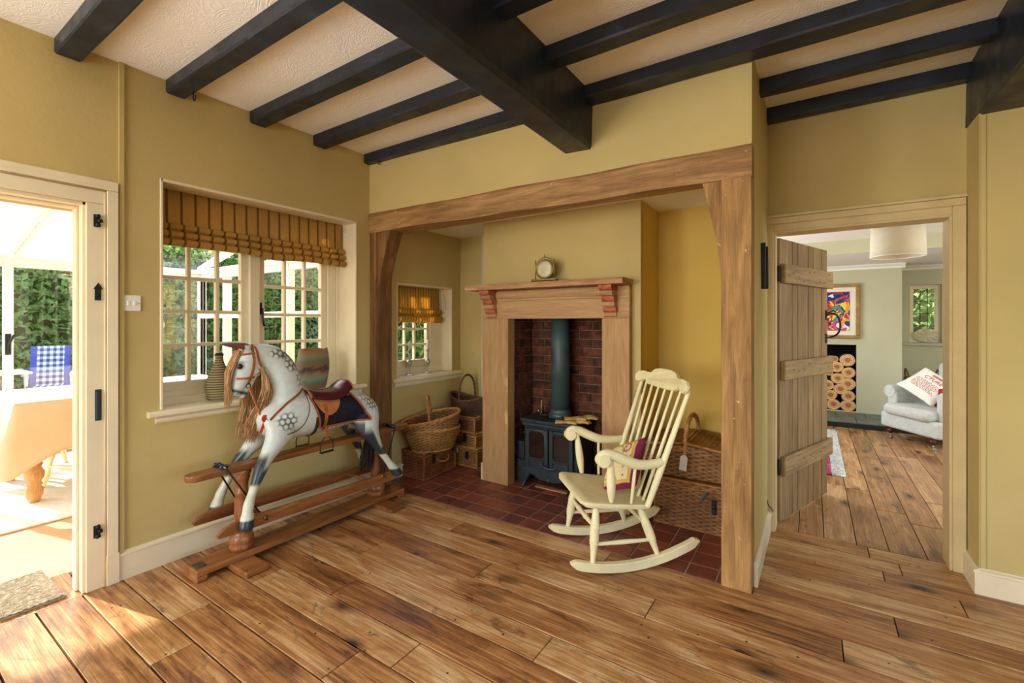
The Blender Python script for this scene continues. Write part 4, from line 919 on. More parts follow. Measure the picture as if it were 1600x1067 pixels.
turned((-.185,-.175,.22),(-.185,.175,.22),[(0,.007),(.5,.011),(1,.007)],'stretcher')
# seat: shaped plank, front edge rolled
mb=MB(); n=22
def seatpt(u,v):
    f_=-.205+.40*u; wd=(.225+.03*min(1,u*1.6)) ; wd=wd*(1-.25*max(0,(u-.93)/.07)**2)*(1-.15*max(0,(.08-u)/.08)); z=.338+.052*u; z+= .006*math.sin(PI*u)*0-.010*math.cos((v-.5)*PI)*math.sin(PI*min(1,u*1.02))
    if u>.9: z-=.02*((u-.9)/.1)**2
    return V(f_,(v-.5)*2*wd,z)
top=[seatpt(i/n,j/n) for i in range(n+1) for j in range(n+1)]; bot=[V(p.x-.006,p.y*.96,.338+.052*((p.x+.205)/.40)-.034+.004) for p in top]; k=n+1
fs=[(i*k+j,(i+1)*k+j,(i+1)*k+j+1,i*k+j+1) for i in range(n) for j in range(n)]
o_=len(top); fb_=[tuple(x+o_ for x in q[::-1]) for q in fs]
bd=[i*k for i in range(n)]+[n*k+j for j in range(n)]+[(n-i)*k+n for i in range(n)]+[n-j for j in range(n)]
sd=[(bd[i],bd[i]+o_,bd[(i+1)%len(bd)]+o_,bd[(i+1)%len(bd)]) for i in range(len(bd))]
mb.add(top+bot,fs+fb_+sd); o=mb.build('seat',cp,rc,bev=.006)
bm=bmesh.new(); bm.from_mesh(o.data); bmesh.ops.recalc_face_normals(bm,faces=bm.faces); bm.to_mesh(o.data); bm.free()
for p in o.data.polygons: p.use_smooth=True
# back: posts, spindles, crest rail
def backp(y,zt,z0=.345,f0=-.17,k=1.0): return (f0,y*.80,z0),(-.375,y,zt)
for s_ in (-1,1):
    p,q=(-.165,s_*.232,.335),(-.378,.278 if s_>0 else -.25,.95); turned(p,q,[(0,.015),(.25,.018),(.5,.016),(1,.011)],'back_post')
for i in range(6):
    y=-.180+.072*i; turned((-.178,y*.86,.338),(-.378,y*1.10+.012,.955),[(0,.008),(.4,.0095),(1,.007)],'spindle')
# crest outline (y,z)
half=[(0,1.035),(.06,1.034),(.115,1.026),(.135,1.014),(.15,1.000),(.185,.998),(.225,1.004),(.275,.997),(.298,.975),(.295,.948),(.27,.930),(.225,.94),(.205,.952),(.185,.95),(.172,.935),(.15,.925),(.08,.922),(0,.92)]
pl=half+[(-a,b) for a,b in half[::-1][1:-1]]
Tc=Matrix.Translation((-.378,0,.95))@Matrix.Rotation(-.33,4,'Y')@Matrix.Translation((0,0,-.95))
mb=MB(); mb.prism([(a+.012,b) for a,b in pl],'x',-.012,.012,T=Tc); o=mb.build('crest_rail',cp,rc,bev=.004)
# bend the crest rail slightly backwards at its ends
for v_ in o.data.vertices: v_.co.x+=.35*v_.co.y**2
# arms
for s_ in (-1,1):
    pts=smooth_path([(-.245,s_*.248,.572),(-.17,s_*.257,.566),(-.09,s_*.265,.573),(-.02,s_*.27,.60),(.04,s_*.272,.628),(.085,s_*.272,.632),(.11,s_*.270,.612)],26)
    mb=MB(); rr=[.0195+.006*math.sin(PI*i/26) for i in range(27)]; rr[-1]=.012; rr[-2]=.022; rr[-3]=.027; rr[-4]=.028
    for i in range(20,24): rr[i]=.027
    mb.tube(pts,rr,14,flat=1.12); mb.build('arm',cp,rc,sub=1)
    mb=MB(); mb.tube([(.098,s_*.272-.029,.606),(.098,s_*.272+.029,.606)],.033,18); mb.build('arm_scroll',cp,rc,bev=.004)
    turned((.035,s_*.232,.375),(.055,s_*.268,.612),[(0,.012),(.3,.022),(.6,.021),(1,.012)],'arm_post')
    turned((-.075,s_*.232,.360),(-.085,s_*.262,.575),[(0,.007),(.5,.009),(1,.007)],'arm_spindle')
# cushion
m=N('floral_cushion',.85,.15); tc=m.coord(); sp=m.n('SeparateXYZ',{0:tc}); vo=m.n('TexVoronoi',{'Vector':m.coord((1,1,.2)),'Scale':30}); vo2=m.n('TexVoronoi',{'Vector':m.coord((1,1,.2)),'Scale':9})
c=m.mix(m.ramp(vo.outputs['Distance'],[(.16,'ffffff'),(.20,'000000')]),'e6d3a6','7a5a86'); c=m.mix(m.ramp(vo2.outputs['Distance'],[(.22,'000000'),(.25,'ffffff'),(.29,'ffffff'),(.32,'000000')]),c,'b5545a')
sw=m.noise(m.coord((1,1,.3)),6,3,.5,2); c=m.mix(m.ramp(sw,[(.60,'000000'),(.63,'ffffff')]),c,'a79a55')
bx=m.math('MAXIMUM',m.math('ABSOLUTE',sp.outputs['X']),m.math('ABSOLUTE',m.math('ADD',sp.outputs['Y'],0)))
c=m.mix(m.ramp(bx,[(.118,'000000'),(.124,'ffffff')]),c,'7c2946'); c=m.mix(m.ramp(m.math('ABSOLUTE',m.math('SUBTRACT',bx,.112)),[(.004,'ffffff'),(.006,'000000')]),c,'d7a94a'); m.color(c); M['floral']=m.m
def pillow(name,label,loc,rot,a,b,h,mat,cat='cushion',parent=None,pipe=None,seed=0,nn=20):
    def side(s_):
        def f(u,v):
            x=u*2-1;y=v*2-1; k=(1-x**4)*(1-y**4); p=.09*(x*x*y*y); 
            px=a*x*(1-.07*(1-y*y)*0-.06*(abs(y)<2)*(y*y-1)**2*0 -.05*(1-y*y)*abs(x)); py=b*y*(1-.05*(1-x*x)*abs(y))
            return V(px,py,s_*h*max(0,k)**.55+.004*noise.noise(V(x*3+seed,y*3,s_)))
        return f
    mb=MB(); mb.grid(side(1),nn,nn); g2=MB(); g2.grid(side(-1),nn,nn); mb.add(g2.v,[q[::-1] for q in g2.f],True)
    if parent is not None: return mb.build(name,mat,parent,loc=loc,rot=rot)
    t=thing(name,label,cat,loc); t.rotation_euler=rot
    bd_=mb.build('cushion_cover',mat,t); 
    if pipe:
        f=side(1); path=[f(i/20,0) for i in range(20)]+[f(1,i/20) for i in range(20)]+[f(1-i/20,1) for i in range(20)]+[f(0,1-i/20) for i in range(21)]
        q=MB(); q.tube(path,.0035,6,cap=False); q.build('piping',pipe,t)
    return t
cr=rc.matrix_basis
P0=Matrix.Translation((-1.005,2.44,0))@Matrix.Rotation(CR,4,'Z')
pc=P0@V(-.125,.03,.49)
Rm=(Matrix.Rotation(CR,3,'Z')@Matrix.Rotation(math.radians(60),3,'Y')@Matrix.Rotation(math.radians(28),3,'Z')).to_euler()
pillow('floral_cushion','floral cushion with plum border leaning on the rocking chair back',pc,Rm,.145,.145,.05,M['floral'],pipe=plain('plum_piping','6b2340'))
# ---------------- rocking horse ----------------
HX=-2.63
hs=thing('rocking_horse','dapple grey wooden rocking horse with leather tack on a varnished swing stand under the window','rocking horse',(HX,1.7,0))
M['hwood']=wood('varnished_stand_wood',('6b3d20','9c6236','bd8350'),'y',7,3,.3,False,False,.1,.5)
M['hwood_z']=wood('varnished_turned_wood',('6b3a20','9a5e38','c08a58'),'z',7,3,.28,False,False,.1,.5)
def W(x,y,z): return V(HX+x,y,z)
def hb(name,a,b,mat=None,ch=.006,parent=hs):
    mb=MB(); mb.box(W(*a),W(*b),ch=ch); return mb.build(name,mat or M['hwood'],parent,world=True)
# stand: long base plank, cross feet, turned posts, top rail
hb('base_plank',(-.075,1.02,.028),(.075,2.405,.062)); hb('base_block',(-.075,1.02,0.001),(.075,1.075,.03)); hb('base_block',(-.075,2.35,0.001),(.075,2.405,.03))
hb('cross_foot',(-.16,1.18,.001),(.235,1.30,.03)); hb('cross_foot',(-.16,2.13,.001),(.235,2.245,.03))
mb=MB(); mb.box(W(-.02,1.035,.0615),W(.045,1.085,.0645),ch=.001); mb.build('maker_plate',plain('engraved_plate','6b6350',.4,.5,.7,var=.3,scale=90),hs,world=True,label='small dark engraved metal plate')
for y in (1.272,2.20):
    prof=[(.058,.062),(.060,.085),(.054,.095),(.060,.105),(.062,.125),(.052,.145),(.040,.155),(.048,.165),(.044,.175),(.028,.185),(.030,.21),(.036,.25),(.034,.32),(.031,.36),(.037,.366),(.037,.374),(.031,.38),(.032,.42),(.040,.445),(.044,.455),(.040,.462),(.048,.478),(.050,.498)]
    mb=MB(); mb.lathe(prof,24,Matrix.Translation(W(0,y,0))); mb.build('post',M['hwood_z'],hs,world=True)
mb=MB(); n=14; pts=[]; L0,L1=1.045,2.445
for s_,yy in ((1,L0),(-1,L1)):
    for i in range(n+1):
        a=-PI/2+PI*i/n; pts.append((HX+.05*math.sin(-a)*s_*1.0, yy-s_*.045*math.cos(a)))
mb.prism(pts,'z',.498,.530); mb.build('top_rail',M['hwood'],hs,world=True,bev=.006)
M['steel']=plain('blued_steel_bracket','56748c',.3,.6,.9,var=.2)
for y in (1.165,2.32):
    mb=MB(); mb.box(W(-.052,y-.016,.530),W(.052,y+.016,.534),ch=.001); mb.tube([W(-.066,y,.540),W(.066,y,.540)],.0055,8); 
    for dx in (-.035,.035):
        mb.tube([W(dx,y-.022,.534),W(dx,y-.012,.548),W(dx,y+.012,.548),W(dx,y+.022,.534)],.004,6); mb.ell(W(dx,y+.026,.536),(.006,.006,.004),8,6)
    mb.build('swing_bracket',M['steel'],hs,world=True)
    dy=.10 if y<1.5 else -.10
    dz=.0
    for s_ in (-1,1):
        mb=MB(); yb=y+(.17 if y<1.5 else -.16); mb.tube([W(s_*.062,y,.545),W(s_*.066,y,.535),W(s_*.118,yb,.225)],.0045,8); mb.tube([W(s_*.118,yb,.225),W(s_*.15,yb,.228)],.0045,8); mb.build('swing_rod',M['iron'],hs,world=True)
# runners
for s_ in (-1,1):
    pts=[(1.085,.222),(1.088,.236),(1.11,.252),(1.165,.270),(1.23,.276),(2.20,.252),(2.27,.247),(2.325,.225),(2.327,.210),(2.30,.196),(2.24,.190),(1.20,.211),(1.13,.213),(1.10,.214)]
    mb=MB(); mb.prism(pts,'x',HX+s_*.135-.011,HX+s_*.135+.011); r_=mb.build('runner',M['hwood'],hs,world=True,bev=.003)
    for y in (1.325,2.135):
        mb=MB(); mb.lathe([(.0145,0),(.0145,.003),(.008,.007),(.001,.008)],16,Matrix.Translation(W(s_*.147,y,.243))@Matrix.Rotation(s_*PI/2,4,'Y')); mb.build('bolt_cap',M['brass'],r_,world=True)
for y in (1.36,2.06): hb('runner_crossbar',(-.125,y-.012,.215),(.125,y+.012,.235))
# body: lofted volumes fused into one surface
def loft(bm,st,nseg=20,x0=0):
    """st: (x,y,z,in-plane half thickness,x half width)"""
    k=len(st); ctr=[V(s[0],s[1],s[2]) for s in st]; rings=[]
    for i in range(k):
        t=(ctr[min(i+1,k-1)]-ctr[max(i-1,0)]).normalized(); ux=(V(1,0,0)-t*t.x).normalized(); uv=t.cross(ux)
        rings.append([bm.verts.new(ctr[i]+ux*(math.cos(2*PI*j/nseg)*st[i][4])+uv*(math.sin(2*PI*j/nseg)*st[i][3])) for j in range(nseg)])
    for i in range(k-1):
        for j in range(nseg): bm.faces.new((rings[i][j],rings[i][(j+1)%nseg],rings[i+1][(j+1)%nseg],rings[i+1][j]))
    bm.faces.new(rings[0][::-1]); bm.faces.new(rings[-1])
def dense(st,m=4):
    out=[]
    for i in range((len(st)-1)*m+1):
        t=i/m; a=min(int(t),len(st)-2); f=t-a
        P=[st[max(a-1,0)],st[a],st[a+1],st[min(a+2,len(st)-1)]]
        out.append([.5*(2*P[1][c]+(P[2][c]-P[0][c])*f+(2*P[0][c]-5*P[1][c]+4*P[2][c]-P[3][c])*f*f+(P[3][c]-3*P[2][c]+3*P[1][c]-P[0][c])*f**3) for c in range(5)])
    return out
bm=bmesh.new()
body=[(0,1.335,.735,.045,.045),(0,1.365,.742,.085,.072),(0,1.42,.750,.118,.094),(0,1.50,.752,.142,.110),(0,1.60,.742,.138,.114),(0,1.74,.728,.122,.114),(0,1.88,.732,.118,.116),(0,1.98,.728,.112,.118),(0,2.06,.700,.108,.112),(0,2.12,.672,.088,.090),(0,2.155,.655,.05,.055)]
loft(bm,dense(body),28)
neck=[(0,1.515,.78,.150,.095),(0,1.515,.86,.128,.084),(0,1.508,.93,.112,.072),(0,1.495,.99,.106,.062),(0,1.470,1.045,.096,.053),(0,1.430,1.095,.080,.047),(0,1.380,1.125,.060,.043),(0,1.335,1.135,.046,.042),(0,1.300,1.125,.040,.038)]
loft(bm,dense(neck),24)
head=[(0,1.335,1.145,.035,.034),(0,1.318,1.115,.062,.047),(0,1.298,1.070,.070,.052),(0,1.280,1.020,.062,.048),(0,1.262,.975,.046,.038),(0,1.248,.940,.038,.033),(0,1.240,.915,.032,.032),(0,1.238,.903,.016,.020)]
loft(bm,dense(head),22)
jaw=[(0,1.33,1.02,.030,.030),(0,1.305,.965,.028,.028),(0,1.287,.925,.020,.024),(0,1.272,.898,.017,.022),(0,1.264,.888,.009,.012)]
loft(bm,dense(jaw),16)
def ellv(c,r,seg=16): 
    ret=bmesh.ops.create_uvsphere(bm,u_segments=seg,v_segments=10,radius=1); 
    for v_ in ret['verts']: v_.co=V(c[0]+v_.co.x*r[0],c[1]+v_.co.y*r[1],c[2]+v_.co.z*r[2])
ellv((0,1.335,1.045),(.050,.044,.052)); 
for s_ in (-1,1):
    ellv((s_*.032,1.250,1.068),(.014,.020,.016)); ellv((s_*.020,1.232,.925),(.012,.014,.016))
    # ears pointing forward
    ear=[(s_*.030,1.300,1.160,.022,.014),(s_*.034,1.270,1.172,.022,.012),(s_*.036,1.235,1.180,.016,.010),(s_*.037,1.20,1.184,.009,.007),(s_*.037,1.172,1.184,.003,.003)]
    loft(bm,dense(ear,3),10)
    fl_=[(s_*.070,1.455,.74,.085,.035),(s_*.078,1.445,.68,.078,.042),(s_*.090,1.405,.62,.054,.042),(s_*.104,1.362,.570,.038,.034),(s_*.116,1.328,.528,.033,.031),(s_*.126,1.304,.490,.030,.028),(s_*.136,1.276,.435,.022,.022),(s_*.144,1.252,.385,.020,.020),(s_*.151,1.236,.345,.025,.023),(s_*.157,1.226,.312,.024,.024),(s_*.163,1.222,.285,.030,.028),(s_*.168,1.212,.240,.034,.032),(s_*.168,1.209,.226,.033,.031)]
    fl_=[(a,b,c,d*1.1,e*1.12) for a,b,c,d,e in fl_]; loft(bm,dense(fl_,3),16)
    hl_=[(s_*.066,2.05,.72,.095,.045),(s_*.084,2.05,.64,.090,.052),(s_*.096,2.062,.575,.068,.045),(s_*.106,2.085,.520,.046,.036),(s_*.114,2.108,.468,.034,.028),(s_*.122,2.130,.425,.027,.024),(s_*.134,2.158,.375,.022,.020),(s_*.146,2.185,.330,.021,.020),(s_*.154,2.205,.298,.026,.023),(s_*.162,2.226,.268,.028,.026),(s_*.168,2.246,.240,.032,.029),(s_*.168,2.250,.228,.031,.028)]
    hl_=[(a,b,c,d*1.08,e*1.08) for a,b,c,d,e in hl_]; loft(bm,dense(hl_,3),16)
me=bpy.data.meshes.new('horse_raw'); bmesh.ops.recalc_face_normals(bm,faces=bm.faces); bm.to_mesh(me); bm.free()
ho=bpy.data.objects.new('body',me); col.objects.link(ho)
q=ho.modifiers.new('r','REMESH'); q.mode='VOXEL'; q.voxel_size=.0052; q.use_smooth_shade=True
q=ho.modifiers.new('s','SMOOTH'); q.factor=.5; q.iterations=7
dg=bpy.context.evaluated_depsgraph_get(); me2=bpy.data.meshes.new_from_object(ho.evaluated_get(dg)); ho.modifiers.clear(); ho.data=me2
co=np.empty(len(me2.vertices)*3,dtype=np.float32); me2.vertices.foreach_get('co',co); co=co.reshape(-1,3)
me2.polygons.foreach_set('use_smooth',[True]*len(me2.polygons))
x,y,z=co[:,0].astype(float),co[:,1].astype(float),co[:,2].astype(float)
L_=lambda h: np.array(lin(h)[:3])
colr=np.tile(L_('dbe5e4'),(len(co),1))
def sm(a,b,t): t=np.clip((t-a)/(b-a),0,1); return t*t*(3-2*t)
def paint(c,k): 
    global colr
    k=np.clip(k,0,1)[:,None]; colr=colr*(1-k)+L_(c)[None,:]*k
# warm cream paint on neck front and legs
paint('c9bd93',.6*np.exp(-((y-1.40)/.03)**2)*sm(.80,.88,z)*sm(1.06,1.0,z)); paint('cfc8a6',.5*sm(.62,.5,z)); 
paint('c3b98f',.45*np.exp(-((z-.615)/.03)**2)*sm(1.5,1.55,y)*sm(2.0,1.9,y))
# dapples: groups of pale dots ringed with slate
def dapples(cy_,cz_,ry,rz_,sp=.034,dot=.0125,st=.9,ang=.0):
    u=((y-cy_)/ry)**2+((z-cz_)/rz_)**2; patch=sm(1.25,.35,u)
    a=np.array([math.cos(ang),math.sin(ang)]); 
    yy=(y-cy_)*a[0]+(z-cz_)*a[1]; zz=-(y-cy_)*a[1]+(z-cz_)*a[0]
    best=np.full(len(y),9.); 
    for i in range(-5,6):
        for j in range(-5,6):
            py=i*sp+(j%2)*sp*.5; pz=j*sp*.866; best=np.minimum(best,np.hypot(yy-py,zz-pz))
    ring=sm(dot*.70,dot*1.22,best); k=patch*ring*st*(1.0-.35*sm(dot*1.3,dot*1.9,best)*0); paint('46545b',k); paint('eef3f0',patch*(1-ring)*.8)
side=np.abs(x)
dapples(1.475,.735,.065,.055); dapples(1.47,1.125,.075,.03,ang=-.5); dapples(1.535,1.065,.05,.055,ang=-.9); dapples(1.585,.975,.03,.07,st=.6); paint('2c363c',.75*np.exp(-(((y-1.492)/.022)**2+((z-1.108)/.018)**2))); paint('333e44',.6*np.exp(-(((y-1.56)/.014)**2+((z-1.045)/.022)**2))); paint('39444a',.6*np.exp(-(((y-2.10)/.02)**2+((z-.775)/.02)**2)))
dapples(1.362,1.03,.032,.038,sp=.026,dot=.010); dapples(2.085,.765,.065,.06,sp=.030,dot=.011); dapples(2.02,.80,.05,.035,sp=.032,st=.6)
# row of dots along the belly
bel=np.exp(-((z-(.632))/.012)**2)*sm(1.72,1.76,y)*sm(1.98,1.93,y); dt=np.abs(((y-1.72)/.034)%1-.5)*.034; paint('4f5c60',bel*sm(.009,.012,dt)); paint('eef3f0',bel*sm(.011,.008,dt))
paint('3b3a38',.85*np.exp(-(((y-1.244)/.020)**2+((z-1.066)/.019)**2)**1.2)*(side>.025)); paint('4b5558',.5*np.exp(-(((y-1.250)/.030)**2+((z-1.088)/.008)**2)))
# dark knees, hocks, hooves, rear belly, lips, ear insides
fl=(y<1.6); leg=side>.05
kz=sm(.425,.445,z)*sm(.60,.55,z); fr=(y-(1.276+(z-.435)*.50)); paint('39454e',np.where(fl&leg,kz*np.maximum(sm(.012,-.008,fr),sm(.53,.49,z)),0))
paint('2c3a44',np.where(leg,sm(.282,.272,z),0))
hk=sm(.385,.40,z)*sm(.62,.54,z); hf=(y-(2.130+(.425-z)*.5)); paint('2f3840',np.where((~fl)&leg,hk*np.maximum(sm(.008,-.012,hf),sm(.47,.43,z)*.95),0))
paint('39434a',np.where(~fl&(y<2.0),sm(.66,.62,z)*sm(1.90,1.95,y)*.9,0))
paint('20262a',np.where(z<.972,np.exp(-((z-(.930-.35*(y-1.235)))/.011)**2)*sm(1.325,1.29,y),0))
paint('8e3a3a',np.where((z>1.145)&(y<1.268)&(z<1.181),1.,0)); paint('222a30',np.where((y<1.30)&(z>1.181),.9,0)); paint('2a333a',.8*np.exp(-((side)/.022)**2)*sm(1.165,1.18,z)*sm(1.36,1.33,y)*(y>1.28))
paint('2b3339',.9*np.exp(-(side/.010)**2)*sm(1.30,1.36,y)*sm(2.2,2.1,y)*(z>1.02)*(y<1.62))
paint('3a444b',.8*np.exp(-(side/.012)**2)*(y>2.06)*(z>.66))
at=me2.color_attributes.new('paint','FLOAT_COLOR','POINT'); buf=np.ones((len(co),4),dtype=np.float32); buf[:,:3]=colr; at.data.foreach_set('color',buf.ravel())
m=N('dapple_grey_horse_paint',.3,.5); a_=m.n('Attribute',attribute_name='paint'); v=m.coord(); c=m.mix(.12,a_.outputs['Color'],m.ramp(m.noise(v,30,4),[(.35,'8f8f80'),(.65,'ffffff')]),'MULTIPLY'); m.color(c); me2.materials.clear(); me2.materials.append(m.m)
ho.parent=hs; ho.location=(0,-1.7,0)
# eyes, tongue
for s_ in (-1,1):
    mb=MB(); mb.ell(W(s_*.041,1.244,1.066),(.011,.015,.015),14,10); mb.build('eye',plain('glossy_eye','1a0f0c',.05,.8) if s_<0 else bpy.data.materials['glossy_eye'],hs,world=True)
mb=MB(); mb.ell(W(0,1.238,.918),(.034,.016,.010),12,8); mb.build('tongue',plain('red_mouth','b03028',.35,.5),hs,world=True,label='red painted mouth')
mb=MB(); 
for i in range(4): mb.box(W(-.014+.0075*i,1.223,.905),W(-.008+.0075*i,1.229,.915))
mb.build('teeth',M['plastic'],hs,world=True)
# hair as strands
def hairmat(name,a,b,c):
    m=N(name,.55,.3); f=m.noise(m.coord((60,60,3)),3,3,.6); m.color(m.ramp(f,[(.3,a),(.5,b),(.7,c)])); return m.m
M['mane']=hairmat('straw_brown_mane','7d5636','b58a5e','dcb88c'); M['tail']=hairmat('dark_brown_tail','15100f','33231d','5a4234')
def strands(name,starts,mat,n,r=.0022,seg=6,seed=1):
    rr=random.Random(seed); mb=MB()
    for k in range(n):
        p0,mid,end,spr=starts(rr,k/n); j=lambda s_: V(rr.gauss(0,s_),rr.gauss(0,s_),rr.gauss(0,s_))
        pts=smooth_path([p0+j(spr*.4),mid+j(spr),end+j(spr*1.6)],seg); mb.tube(pts,[r,r*1.2,r*1.2,r,r*.9,r*.7,r*.3][:seg+1],4,cap=False)
    o=mb.build(name,mat,hs,world=True,weld=False,kind='stuff'); return o
def forelock(rr,t):
    s_=rr.uniform(-1,1); L=rr.uniform(.72,1); return W(s_*.024,1.258+rr.uniform(-.01,.01),1.148),W(s_*.028,1.203,1.03),W(s_*.026,1.212-.01*L,1.11-.27*L),.0045
def mane(rr,t):
    e=rr.random(); s_=rr.choice((-1,1,1)); y0=1.345+.06*e; z0=1.165-.0*e
    L=rr.uniform(.7,1.0)
    return W(s_*.032,1.352+.03*e,1.08-.09*e),W(s_*.052-.0,1.372+.025*e,.93-.02*e),W(s_*.03-.03,1.335+.09*e*1.0-.05,.93-.30*L),.008
def mane2(rr,t):
    e=rr.random(); s_=-1; L=rr.uniform(.8,1.0); return W(-.035,1.35+.05*e,1.12),W(-.07,1.33+.06*e,.93),W(-.055,1.28+.09*e,.90-.27*L),.010
strands('forelock',forelock,M['mane'],170,seed=3); strands('mane',mane,M['mane'],330,seed=4,r=.0026); strands('mane',mane2,M['mane'],200,seed=5,r=.0026)
def tailf(rr,t):
    L=rr.uniform(.78,1.0); e=rr.random(); return W(rr.uniform(-.014,.014),2.118,.745),W(rr.uniform(-.03,.02),2.175-.02*e,.60),W(rr.uniform(-.07,.02),2.13+.05*(e-.5),.62-.36*L),.009
strands('tail',tailf,M['tail'],320,seed=6,r=.0028,seg=6)
# surface helper: points wrapped on the body
from mathutils.bvhtree import BVHTree
bvh=BVHTree.FromPolygons([tuple(c_) for c_ in co.tolist()],[tuple(p.vertices) for p in me2.polygons])
def hit(y_,z_,s_,off=.002):
    """point on the side s_ (+1 near) of the horse at y,z"""
    h=bvh.ray_cast(V(s_*.5,y_,z_),V(-s_,0,0)); 
    return (h[0]+V(s_*off,0,0)) if h[0] is not None else None
def strap(pts,wd,mat,name,s_=1,th=.0022,n=24,parent=hs,off=.002,label=None):
    """leather strap lying on the body through the (y,z) points"""
    P_=smooth_path([(0,a,b) for a,b in pts],n); L=[];
    C_=[]
    for p in P_:
        h=hit(p.y,p.z,s_,off); C_.append(h if h is not None else None)
    last=next((c for c in C_ if c is not None),V(s_*.05,0,0))
    for i,c in enumerate(C_):
        if c is None: C_[i]=V(last.x,P_[i].y,P_[i].z)
        else: last=c
    mb=MB(); vs=[]
    for i,c in enumerate(C_):
        t=(C_[min(i+1,n)]-C_[max(i-1,0)]).normalized(); sd=V(s_,0,0).cross(t).normalized()*wd/2; nn=t.cross(sd).normalized()*(1 if t.cross(sd).x*s_>0 else -1)
        for q_,h_ in ((-1,0),(-1,th),(1,th),(1,0)): vs.append(c+sd*q_+nn*h_)
    fs=[(i*4+j,i*4+(j+1)%4,(i+1)*4+(j+1)%4,(i+1)*4+j) for i in range(n) for j in range(4)]+[(0,1,2,3),(n*4+3,n*4+2,n*4+1,n*4)]
    vs=[V(HX+p.x,p.y,p.z) for p in vs]; mb.add(vs,fs); o=mb.build(name,mat,parent,world=True,label=label)
    b_=bmesh.new(); b_.from_mesh(o.data); bmesh.ops.recalc_face_normals(b_,faces=b_.faces); b_.to_mesh(o.data); b_.free(); return o
M['tan']=plain('tan_bridle_leather','a85e34',.42,.4,var=.15,scale=30)
M['maroon']=plain('maroon_padded_leather','4e1424',.28,.5,var=.25,scale=12)
M['flap']=plain('tan_saddle_leather','c07a4a',.4,.4,var=.12,scale=15,bump=.1)
M['cloth']=plain('midnight_saddle_cloth','1e2130',.6,.3,var=.4,scale=20)
for s_ in (-1,1):
    strap([(1.318,1.182),(1.312,1.14),(1.314,1.09),(1.306,1.03),(1.292,.965)],.014,M['tan'],'bridle_strap',s_)
    strap([(1.236,1.128),(1.262,1.128),(1.29,1.132),(1.322,1.135)],.012,M['tan'],'bridle_strap',s_)
    strap([(1.328,1.17),(1.338,1.12),(1.352,1.07),(1.375,1.03)],.011,M['tan'],'bridle_strap',s_)
    strap([(1.232,1.0),(1.262,.998),(1.292,.998),(1.325,1.0)],.011,M['tan'],'bridle_strap',s_)
    mb=MB(); mb.tube([W(s_*.040+.012*math.cos(a),1.288,.955+.012*math.sin(a)) if 0 else W(s_*.042,1.288+.012*math.cos(a),.955+.012*math.sin(a)) for a in [2*PI*i/16 for i in range(17)]],.0025,6,cap=False); mb.build('bit_ring',M['iron'],hs,world=True)
    strap([(1.60,.905),(1.55,.875),(1.48,.835),(1.42,.79),(1.385,.755)],.014,M['tan'],'breast_strap',s_)
    # rein: thin loop
    mb=MB(); mb.tube(smooth_path([W(s_*.055,1.60,.905),W(s_*.125,1.60,.80),W(s_*.128,1.56,.70),W(s_*.124,1.47,.665),W(s_*.10,1.40,.70),W(s_*.075,1.375,.76)],24),.0028,6); mb.build('rein',M['brownleather'],hs,world=True)
    mb=MB(); mb.tube(smooth_path([W(s_*.044,1.29,.945),W(s_*.050,1.32,.86),W(s_*.05,1.355,.775)],12),.0055,8,flat=.4); mb.build('cheek_strap',M['flap'],hs,world=True)
mb=MB(); mb.box(W(-.045,1.326,1.178),W(.045,1.342,1.200),ch=.004) ; 
M['red']=plain('red_ribbon','c2381f',.6,.3)
mb=MB()
for k in range(9):
    a=2*PI*k/9; mb.ell(W(.058+.008,1.368+.014*math.cos(a),.765+.014*math.sin(a)),(.008,.009,.009),8,6)
mb.ell(W(.070,1.366,.765),(.008,.009,.009),8,6); mb.build('rosette',M['red'],hs,world=True,label='red ribbon rosette')
for dy,dz,l in ((-.025,-.075,.0),(.012,-.085,.0)):
    mb=MB(); mb.tube([W(.064,1.368,.76),W(.066,1.368+dy*.6,.72),W(.062,1.368+dy,.765+dz)],.0085,8,flat=.25); mb.build('ribbon_tail',M['red'],hs,world=True)
# saddle cloth, flaps, seat
def drape(name,outline,mat,s_,off,th=.003,res=26,parent=hs,label=None):
    """sheet on the side of the body; outline(u,v)->(y,z) with v=0 at the spine"""
    pts=[]
    for i in range(res+1):
        for j in range(res+1):
            y_,z_=outline(i/res,j/res); h=hit(y_,z_,s_,off); pts.append(h)
    for i in range(res+1):
        lastp=None
        for j in list(range(res,-1,-1)):
            k=i*(res+1)+j
            if pts[k] is None:
                y_,z_=outline(i/res,j/res); pts[k]=V((lastp.x if lastp else s_*.1)*(.72 if lastp and z_>.8 else 1),y_,z_)
            lastp=pts[k]
        lastp=None
    mb=MB(); mb.add([V(HX+p.x,p.y,p.z) for p in pts],[(i*(res+1)+j,(i+1)*(res+1)+j,(i+1)*(res+1)+j+1,i*(res+1)+j+1) for i in range(res) for j in range(res)],True)
    return mb.build(name,mat,parent,world=True,sol=th,label=label)
def cl(u,v):
    y0=1.632+.055*v; y1=1.925+.115*v; z1=.655+.0*u; zt=.845+.012*math.sin(u*PI)
    return y0+(y1-y0)*u, zt+(z1+.02*(1-u)*0-zt)*v
def cl_edge(u,v): y_,z_=cl(u,v); return y_,z_
def fp(u,v):
    c=.5-.5*math.cos(2*PI*min(max(u,0),1)); lo=.842-.10*max(0,math.sin(PI*min(1,u*1.45)))**.7-.014; y_=1.652+.265*u; return y_,.875+(lo-.875)*v
